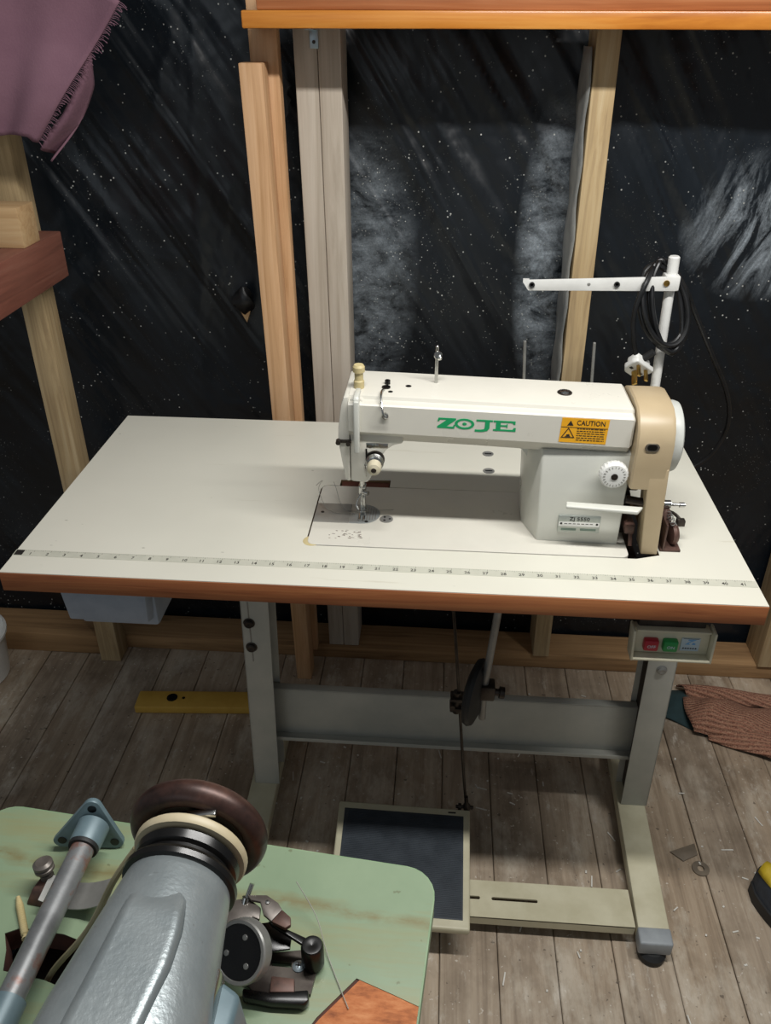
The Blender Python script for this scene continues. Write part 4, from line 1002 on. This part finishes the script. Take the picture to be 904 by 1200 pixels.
# wheel rim (torus) with hub
rim = MB(); rg = []
for i in range(56):
    a = 2*PI*i/56
    rg.append([C0+A*(.0105*math.sin(b_)-.002)+(U*math.cos(a)+Wv*math.sin(a))*(.0445+.0095*math.cos(b_)) for b_ in [2*PI*j/18 for j in range(18)]])
rg.append(rg[0]); rim.rings(rg, caps=False)
build('handwheel', rim, 'rim', fm_, 'red brown rusty handwheel', sharp=60)
build('wheel_web', MB().lathe([(.040, -.003), (.041, .003), (.028, .006), (.026, .014), (.0001, .014), (.0001, -.006), (.02, -.006)], C0, A, 40), 'black', fm_)
build('wheel_glint', MB().box(-.012, .012, -.003, .003, -.002, .002, .001).xf(Matrix.Translation(P(.010, .010, .0375)) @ Matrix.Rotation(-.2, 4, 'Y')), 'chrome', fm_)  # bright piece standing in for the lamp's reflection on the wheel
build('pulley_ring', MB().lathe([(.030, .013), (.042, .014), (.0432, .0155), (.0432, .0195), (.042, .0215), (.034, .022)], C0, A, 48), 'tanring', fm_)
build('gear_cover', MB().lathe([(.036, .022), (.0395, .025), (.0385, .031), (.0355, .033), (.0355, .037), (.041, .039), (.0425, .042), (.042, .046), (.036, .048)], C0, A, 48), 'black', fm_)
# body: rounded casting widening towards the viewer
def sec(s, rx, rzt, dz=0, n=44, flat=.0, e=2.0):
    out = []
    for k in range(n):
        a = 2*PI*k/n; c, q = math.cos(a), math.sin(a)
        u = rx*math.copysign(abs(c)**(2/e), c); w = rzt*math.copysign(abs(q)**(2/e), q)
        out.append(P(s, u, w+dz))
    return out
rg = [sec(.044, .034, .034), sec(.0465, .0385, .0385), sec(.052, .0395, .0395), sec(.075, .0425, .0425, 0, e=2.1), sec(.105, .0470, .0440, 0, e=2.25), sec(.14, .0520, .0455, 0, e=2.4), sec(.19, .0565, .047, 0, e=2.5), sec(.25, .0590, .048, 0, e=2.6), sec(.30, .0590, .048, 0, e=2.6), sec(.315, .052, .042)]
build('body', MB().rings(rg), 'hammer', fm_, 'silver hammered body', sharp=60)
# raised top cover, curved right edge
def pad(z_):
    pts = []
    ed = [(.064, -.020), (.063, -.006), (.066, .004), (.074, .011), (.086, .015), (.102, .015), (.122, .011), (.16, .008), (.30, .004)]
    L_ = [(.30, -.044), (.16, -.041), (.11, -.036), (.085, -.031), (.070, -.026)]
    return ed+L_
def bodytop(s, u):
    t = max(0, min(1, (s-.052)/.14)); rx = .0395+.016*t; rz = .0395+.0070*t; e = 2+.5*t
    return rz*max(0, 1-abs(u/rx)**e)**(1/e)
def lerp_tab(tab, x):
    for (a, p), (b_, q) in zip(tab, tab[1:]):
        if x <= b_: return p+(q-p)*max(0, (x-a)/(b_-a))
    return tab[-1][1]
UL = [(.062, .000), (.070, -.010), (.085, -.013), (.16, -.018), (.30, -.020)]
UR = [(.062, .004), (.068, .015), (.078, .022), (.10, .0265), (.125, .0275), (.16, .024), (.30, .018)]
rg = []
for k in range(40):
    s_ = .062+.236*(k/39)**1.3; ul, ur = lerp_tab(UL, s_), lerp_tab(UR, s_)
    W_ = bodytop(s_, 0)+.0045*min(1, (s_-.062)/.03)**.7-(.006*max(0, (.088-s_)/.026))
    row = [P(s_, ul-.010, bodytop(s_, ul-.010)-.003), P(s_, ul-.006, bodytop(s_, ul-.006)+.0012)]
    m = 12
    for i in range(m+1):
        u_ = ul+(ur-.004-ul)*i/m; row.append(P(s_, u_, max(W_, bodytop(s_, u_)+.0006)))
    row += [P(s_, ur-.0022, W_-.0008), P(s_, ur-.0008, W_-.0028), P(s_, ur+.0005, bodytop(s_, ur+.0005)-.001)]
    rg.append(row)
b = MB().rings(rg, close=False); tc_ = build('top_cover', b, 'hammer', fm_, sharp=60)
md = tc_.modifiers.new('thick', 'SOLIDIFY'); md.thickness = .002; md.offset = -1
build('pedestal', MB().hull([P(.12, -.06, GZ-.888+.0005), P(.12, .07, GZ-.888+.0005), P(.30, .07, GZ-.888+.0005), P(.30, -.06, GZ-.888+.0005)], [P(.14, -.035, -.03), P(.14, .035, -.03), P(.29, .035, -.03), P(.29, -.035, -.03)], .008, 3), 'hammer', fm_)
build('side_casting', MB().hull([P(.105, .045, -.05), P(.11, .066, -.05), P(.20, .066, -.05), P(.20, .045, -.05)], [P(.100, .043, -.006), P(.108, .062, -.010), P(.20, .062, -.010), P(.20, .043, -.006)], .004, 3), 'bluegrey', fm_)
build('side_strip', MB().hull([P(.10, .043, -.012), P(.10, .050, -.012), P(.22, .057, -.012), P(.22, .050, -.012)], [P(.10, .0435, .003), P(.10, .048, .003), P(.22, .055, .003), P(.22, .050, .003)], .002), 'chrome', fm_)
bl = MB().tube([P(.018, -.043, -.0), (.375, -.525, .86), (.345, -.530, .80), (.305, -.533, .742), (.285, -.535, .70)], .0026, 8)
build('drive_belt', bl, 'beltm', fm_, 'tan drive belt')

# rusty bobbin winder beside it
fw = thing('bobbin_winder', (.495, -.50, GZ), 'rusty bobbin winder with a black wheel, right of the silver machine', 'bobbin winder')
z0 = GZ
SILV = [(0.4453, -0.4803), (0.4615, -0.4759), (0.4745, -0.4845), (0.4753, -0.4953), (0.4690, -0.4934), (0.4643, -0.4984), (0.4631, -0.5060), (0.4461, -0.5020)]
LEVR = [(0.4611, -0.4763), (0.4781, -0.4751), (0.4890, -0.4814), (0.4937, -0.4874), (0.4864, -0.4986), (0.4787, -0.4931), (0.4735, -0.4818), (0.4651, -0.4808)]
LEVT = [(0.4939, -0.4880), (0.5023, -0.4943), (0.5035, -0.5010), (0.4991, -0.5043), (0.4866, -0.4993)]
GLAS = [(0.4623, -0.4922), (0.4829, -0.4876), (0.5029, -0.4999), (0.5033, -0.5103), (0.4866, -0.5137), (0.4663, -0.5071)]
BASE = [(0.4724, -0.5075), (0.5212, -0.4995), (0.5262, -0.5036), (0.5265, -0.5160), (0.5239, -0.5372), (0.4794, -0.5405), (0.4673, -0.5310)]
SLOT = [(0.4873, -0.5123), (0.5042, -0.5126), (0.5049, -0.5169), (0.4882, -0.5167)]
BAR = [(0.4684, -0.5397), (0.4927, -0.5414), (0.5228, -0.5371), (0.5240, -0.5452), (0.5205, -0.5494), (0.4943, -0.5500), (0.4702, -0.5477)]
RUST = [(0.4904, -0.5288), (0.5097, -0.5295), (0.5115, -0.5404), (0.4915, -0.5419)]
build('base_plate', MB().plate(BASE, [SLOT], z0+.0005, z0+.004), 'darksteel', fw, sharp=25)
build('front_bar', MB().prism(BAR, 'z', z0+.0005, z0+.011, .002), 'black', fw)
build('rust_block', MB().prism(RUST, 'z', z0+.004, z0+.0115, .001), 'rust', fw)
sc = build('screw', MB().lathe([(.0052, 0), (.0052, .001), (.003, .0022), (.0001, .0025)], (.5105, -.5156, z0+.004), seg=20), 'galv', fw)
build('cross_slot', MB().box(.5080, .5130, -.5161, -.5151, z0+.0060, z0+.0068).box(.5100, .5110, -.518, -.5132, z0+.0060, z0+.0068), 'black', sc)
wc = Vector((.468, -.528, z0+.042)); wa = Vector((-.35, -.62, .70)).normalized()
build('friction_wheel', MB().lathe([(.006, -.009), (.023, -.009), (.0245, -.007), (.0245, .003), (.0235, .0045), (.021, .0045), (.0205, .002), (.006, .002), (.0001, .002)], wc, wa, 44), 'steel', fw)
build('wheel_face', MB().lathe([(.0207, .0012), (.0205, .0035), (.0001, .0035)], wc, wa, 36), 'black', fw)
for a in (.2, 2.3, 4.4):
    u_ = wa.orthogonal().normalized(); v_ = wa.cross(u_)
    build('rivet', MB().lathe([(.0024, 0), (.0022, .0006), (.0001, .0008)], wc+wa*.0035+u_*.012*math.cos(a)+v_*.012*math.sin(a), wa, 12), 'steel', fw)
build('bracket', MB().prism(SILV, 'z', z0+.031, z0+.0345, .001).box(.448, .466, -.496, -.490, z0, z0+.0315, .001), 'winder', fw)
build('guard_sheet', MB().prism(GLAS, 'z', z0+.018, z0+.020, .0006).box(.470, .476, -.505, -.498, z0, z0+.0185, .001), 'black', fw)
build('lever_arm', MB().prism(LEVR, 'z', z0+.0355, z0+.0385, .0008), 'winder', fw)
build('lever_tip', MB().prism(LEVT, 'z', z0+.0350, z0+.0395, .0010), 'rust', fw)
build('swing_arm', MB().hull([(.4826, -.4958, z0+.030), (.4866, -.4992, z0+.030), (.5250, -.5150, z0+.022), (.5235, -.5060, z0+.022)], [(.4826, -.4958, z0+.0355), (.4866, -.4992, z0+.0355), (.5250, -.5150, z0+.0265), (.5235, -.5060, z0+.0265)], .0012)
      .lathe([(.007, 0), (.0095, .002), (.0095, .025), (.008, .0275), (.004, .028), (.0001, .0265)], (.5225, -.5115, z0+.003), seg=24), 'black', fw)
build('pivot_rivet', MB().lathe([(.0022, 0), (.0018, .001), (.0001, .0012)], (.480, -.482, z0+.0385), seg=12), 'chrome', fw)
build('spindle', MB().cyl((.4600, -.478, z0+.033), (.4640, -.468, z0+.042), .0022).cyl((.4590, -.482, z0+.030), (.4605, -.477, z0+.036), .0038), 'chrome', fw)
build('sewing_thread', MB().tube([(.500, -.455, z0+.03), (.52, -.475, z0+.012), (.532, -.50, z0+.003), (.545, -.525, z0+.0015), (.556, -.545, z0+.001)], .0004, 5), 'thread', None, 'single dark thread trailing over the green table to its chipped patch', 'thread')

# flanged pipe lying on the green table
fp_ = thing('flanged_pipe', (.30, -.50, GZ), 'grey pipe with a triangular blue grey flange lying on the green table', 'pipe')
F0 = Vector((.294, -.410, .766)); fn = Vector((.10, -1, .10)).normalized(); fx = Vector((1, .12, 0)).normalized(); fz = fx.cross(fn).normalized()
if fz.z < 0: fz = -fz
tri3 = [(-.029, -.013), (.021, -.018), (.006, .027)]
hullp = []
for i, (px, pz) in enumerate(tri3):
    a0 = [195, 285, 45][i]
    span = [110, 120, 120]
    for k in range(7):
        a = math.radians([170, 270, 20][i]+[105, 100, 120][i]*k/6); hullp.append((px+.008*math.cos(a), pz+.008*math.sin(a)))
# convex order check by angle about the middle
hullp.sort(key=lambda p: math.atan2(p[1]+.003, p[0]))
fb = [F0+fx*a+fz*c-fn*.003 for a, c in hullp]; ft_ = [F0+fx*a+fz*c+fn*.003 for a, c in hullp]
fl_ = build('flange', MB().hull(fb, ft_, .0012), 'bluegrey', fp_, 'triangular blue grey flange')
for a, c in [(-.028, -.012), (.021, -.017), (.006, .026)]:
    build('bolt_hole', MB().lathe([(.0042, 0), (.0042, .0006), (.0001, .0006)], F0+fx*a+fz*c+fn*.003, fn, 14), 'black', fl_)
pa = Vector((-.030, -1, .0)).normalized(); pc0 = F0+Vector((.006, -.004, .008))
build('collar', MB().lathe([(.0150, 0), (.0145, .020), (.0135, .023), (.0120, .0235)], pc0, pa, 28), 'bluegrey', fp_)
build('collar_ring', MB().lathe([(.0138, .0215), (.0142, .023), (.0135, .0255), (.0100, .0257)], pc0, pa, 28), 'rubber', fp_)
build('pipe', MB().cyl(pc0+pa*.023, pc0+pa*.33, .0108, .0108, 28), 'pipe', fp_)
build('sleeve', MB().lathe([(.0105, .160), (.0137, .161), (.0137, .33), (.01, .332)], pc0, pa, 28), 'bluegrey', fp_)

# spring clamp hardware left of the old machine
hc = thing('thread_clamp', (.27, -.46, GZ), 'steel knob and bent spring plate fixed on the green table beside the pipe', 'clamp')
HX = Matrix.Translation((.016, -.006, 0))
build('base_block', MB().hull([(.238, -.470, GZ), (.27, -.474, GZ), (.272, -.450, GZ), (.243, -.446, GZ)], [(.244, -.463, GZ+.014), (.268, -.466, GZ+.014), (.268, -.452, GZ+.014), (.247, -.450, GZ+.014)], .002).xf(HX), 'rust', hc)
build('knob', MB().lathe([(.006, 0), (.006, .006), (.004, .007), (.004, .009), (.0088, .0105), (.0088, .013), (.007, .0142), (.0088, .0155), (.0088, .018), (.006, .020), (.0001, .0195)], (.253, -.452, GZ+.013), (-.1, .1, 1), 26).xf(Matrix.Translation((.016, -.004, 0))), 'winder', hc)
sp = MB(); rg = []
for k in range(12):
    t_ = k/11; x = .272+.066*t_; z = GZ+.016-.010*math.sin(PI*t_*1.1)+.006*t_; y = -.468-.004*t_
    rg.append([(x, y-.013, z), (x, y+.013, z), (x, y+.013, z+.0012), (x, y-.013, z+.0012)])
sp.rings(rg); build('spring_plate', sp, 'steel', hc)

# wood screw on the green table
ws = MB(); a0 = Vector((.245, -.470, GZ+.0028)); a1 = Vector((.268, -.505, GZ+.0028))
prof = []; L = (a1-a0).length
for k in range(0, 44):
    h = L*k/44; base = .0010+.0016*min(1, h/.01); prof.append((base+(.0009 if k % 2 else 0), h))
prof += [(.0016, L), (.0034, L+.003), (.0034, L+.0038), (.0001, L+.0038)]
ws.lathe(prof, a0, a1-a0, 14); build('wood_screw', ws, 'knob', None, 'short steel wood screw lying on the green table at left', 'screw')
build('bolt', MB().lathe([(.008, 0), (.009, .002), (.009, .008), (.006, .011), (.0001, .011)], (.262, -.577, GZ), seg=20), 'rubber', None, 'black round knob on the green table at the lower left corner', 'knob')

# ------------------------------------------------------------------ light
def area(name, loc, target, sx, sy, power, col=(1, 1, 1)):
    l = bpy.data.lights.new(name, 'AREA'); l.shape = 'RECTANGLE'; l.size = sx; l.size_y = sy; l.energy = power; l.color = col
    o = bpy.data.objects.new(name, l); COL.objects.link(o); o.location = loc
    o.rotation_euler = (Vector(target)-Vector(loc)).to_track_quat('-Z', 'Y').to_euler(); return o
area('tube_light', (1.0, -.24, 1.97), (1.0, .0, .5), 1.2, .06, 25, (1.0, .985, .955))
area('cool_fill', (-.6, -2.6, 1.9), (.6, .6, .8), 1.4, 1.0, 4, (.82, .92, 1.0))  # added soft cool fill, also for sheen on the sheeting; window unseen
wd = bpy.data.worlds.new('room'); S.world = wd; wd.use_nodes = True
wd.node_tree.nodes['Background'].inputs[0].default_value = (.9, .95, 1.0, 1); wd.node_tree.nodes['Background'].inputs[1].default_value = .17

cam = bpy.data.cameras.new('camera'); co = bpy.data.objects.new('camera', cam); COL.objects.link(co); S.camera = co
co.location = (0.60968485, -0.89624263, 1.42530263); co.rotation_euler = [math.radians(a) for a in (58.85476478, -0.13618183, 4.10476495)]
cam.sensor_fit = 'VERTICAL'; cam.sensor_height = 36; cam.lens = 950.785*36/1200; cam.clip_start = .02
for o in bpy.data.objects:
    if '_o' in o: del o['_o']
vs = S.view_settings; vs.view_transform = 'Standard'; vs.look = 'None'; vs.exposure = 0; vs.gamma = 1; vs.use_curve_mapping = False
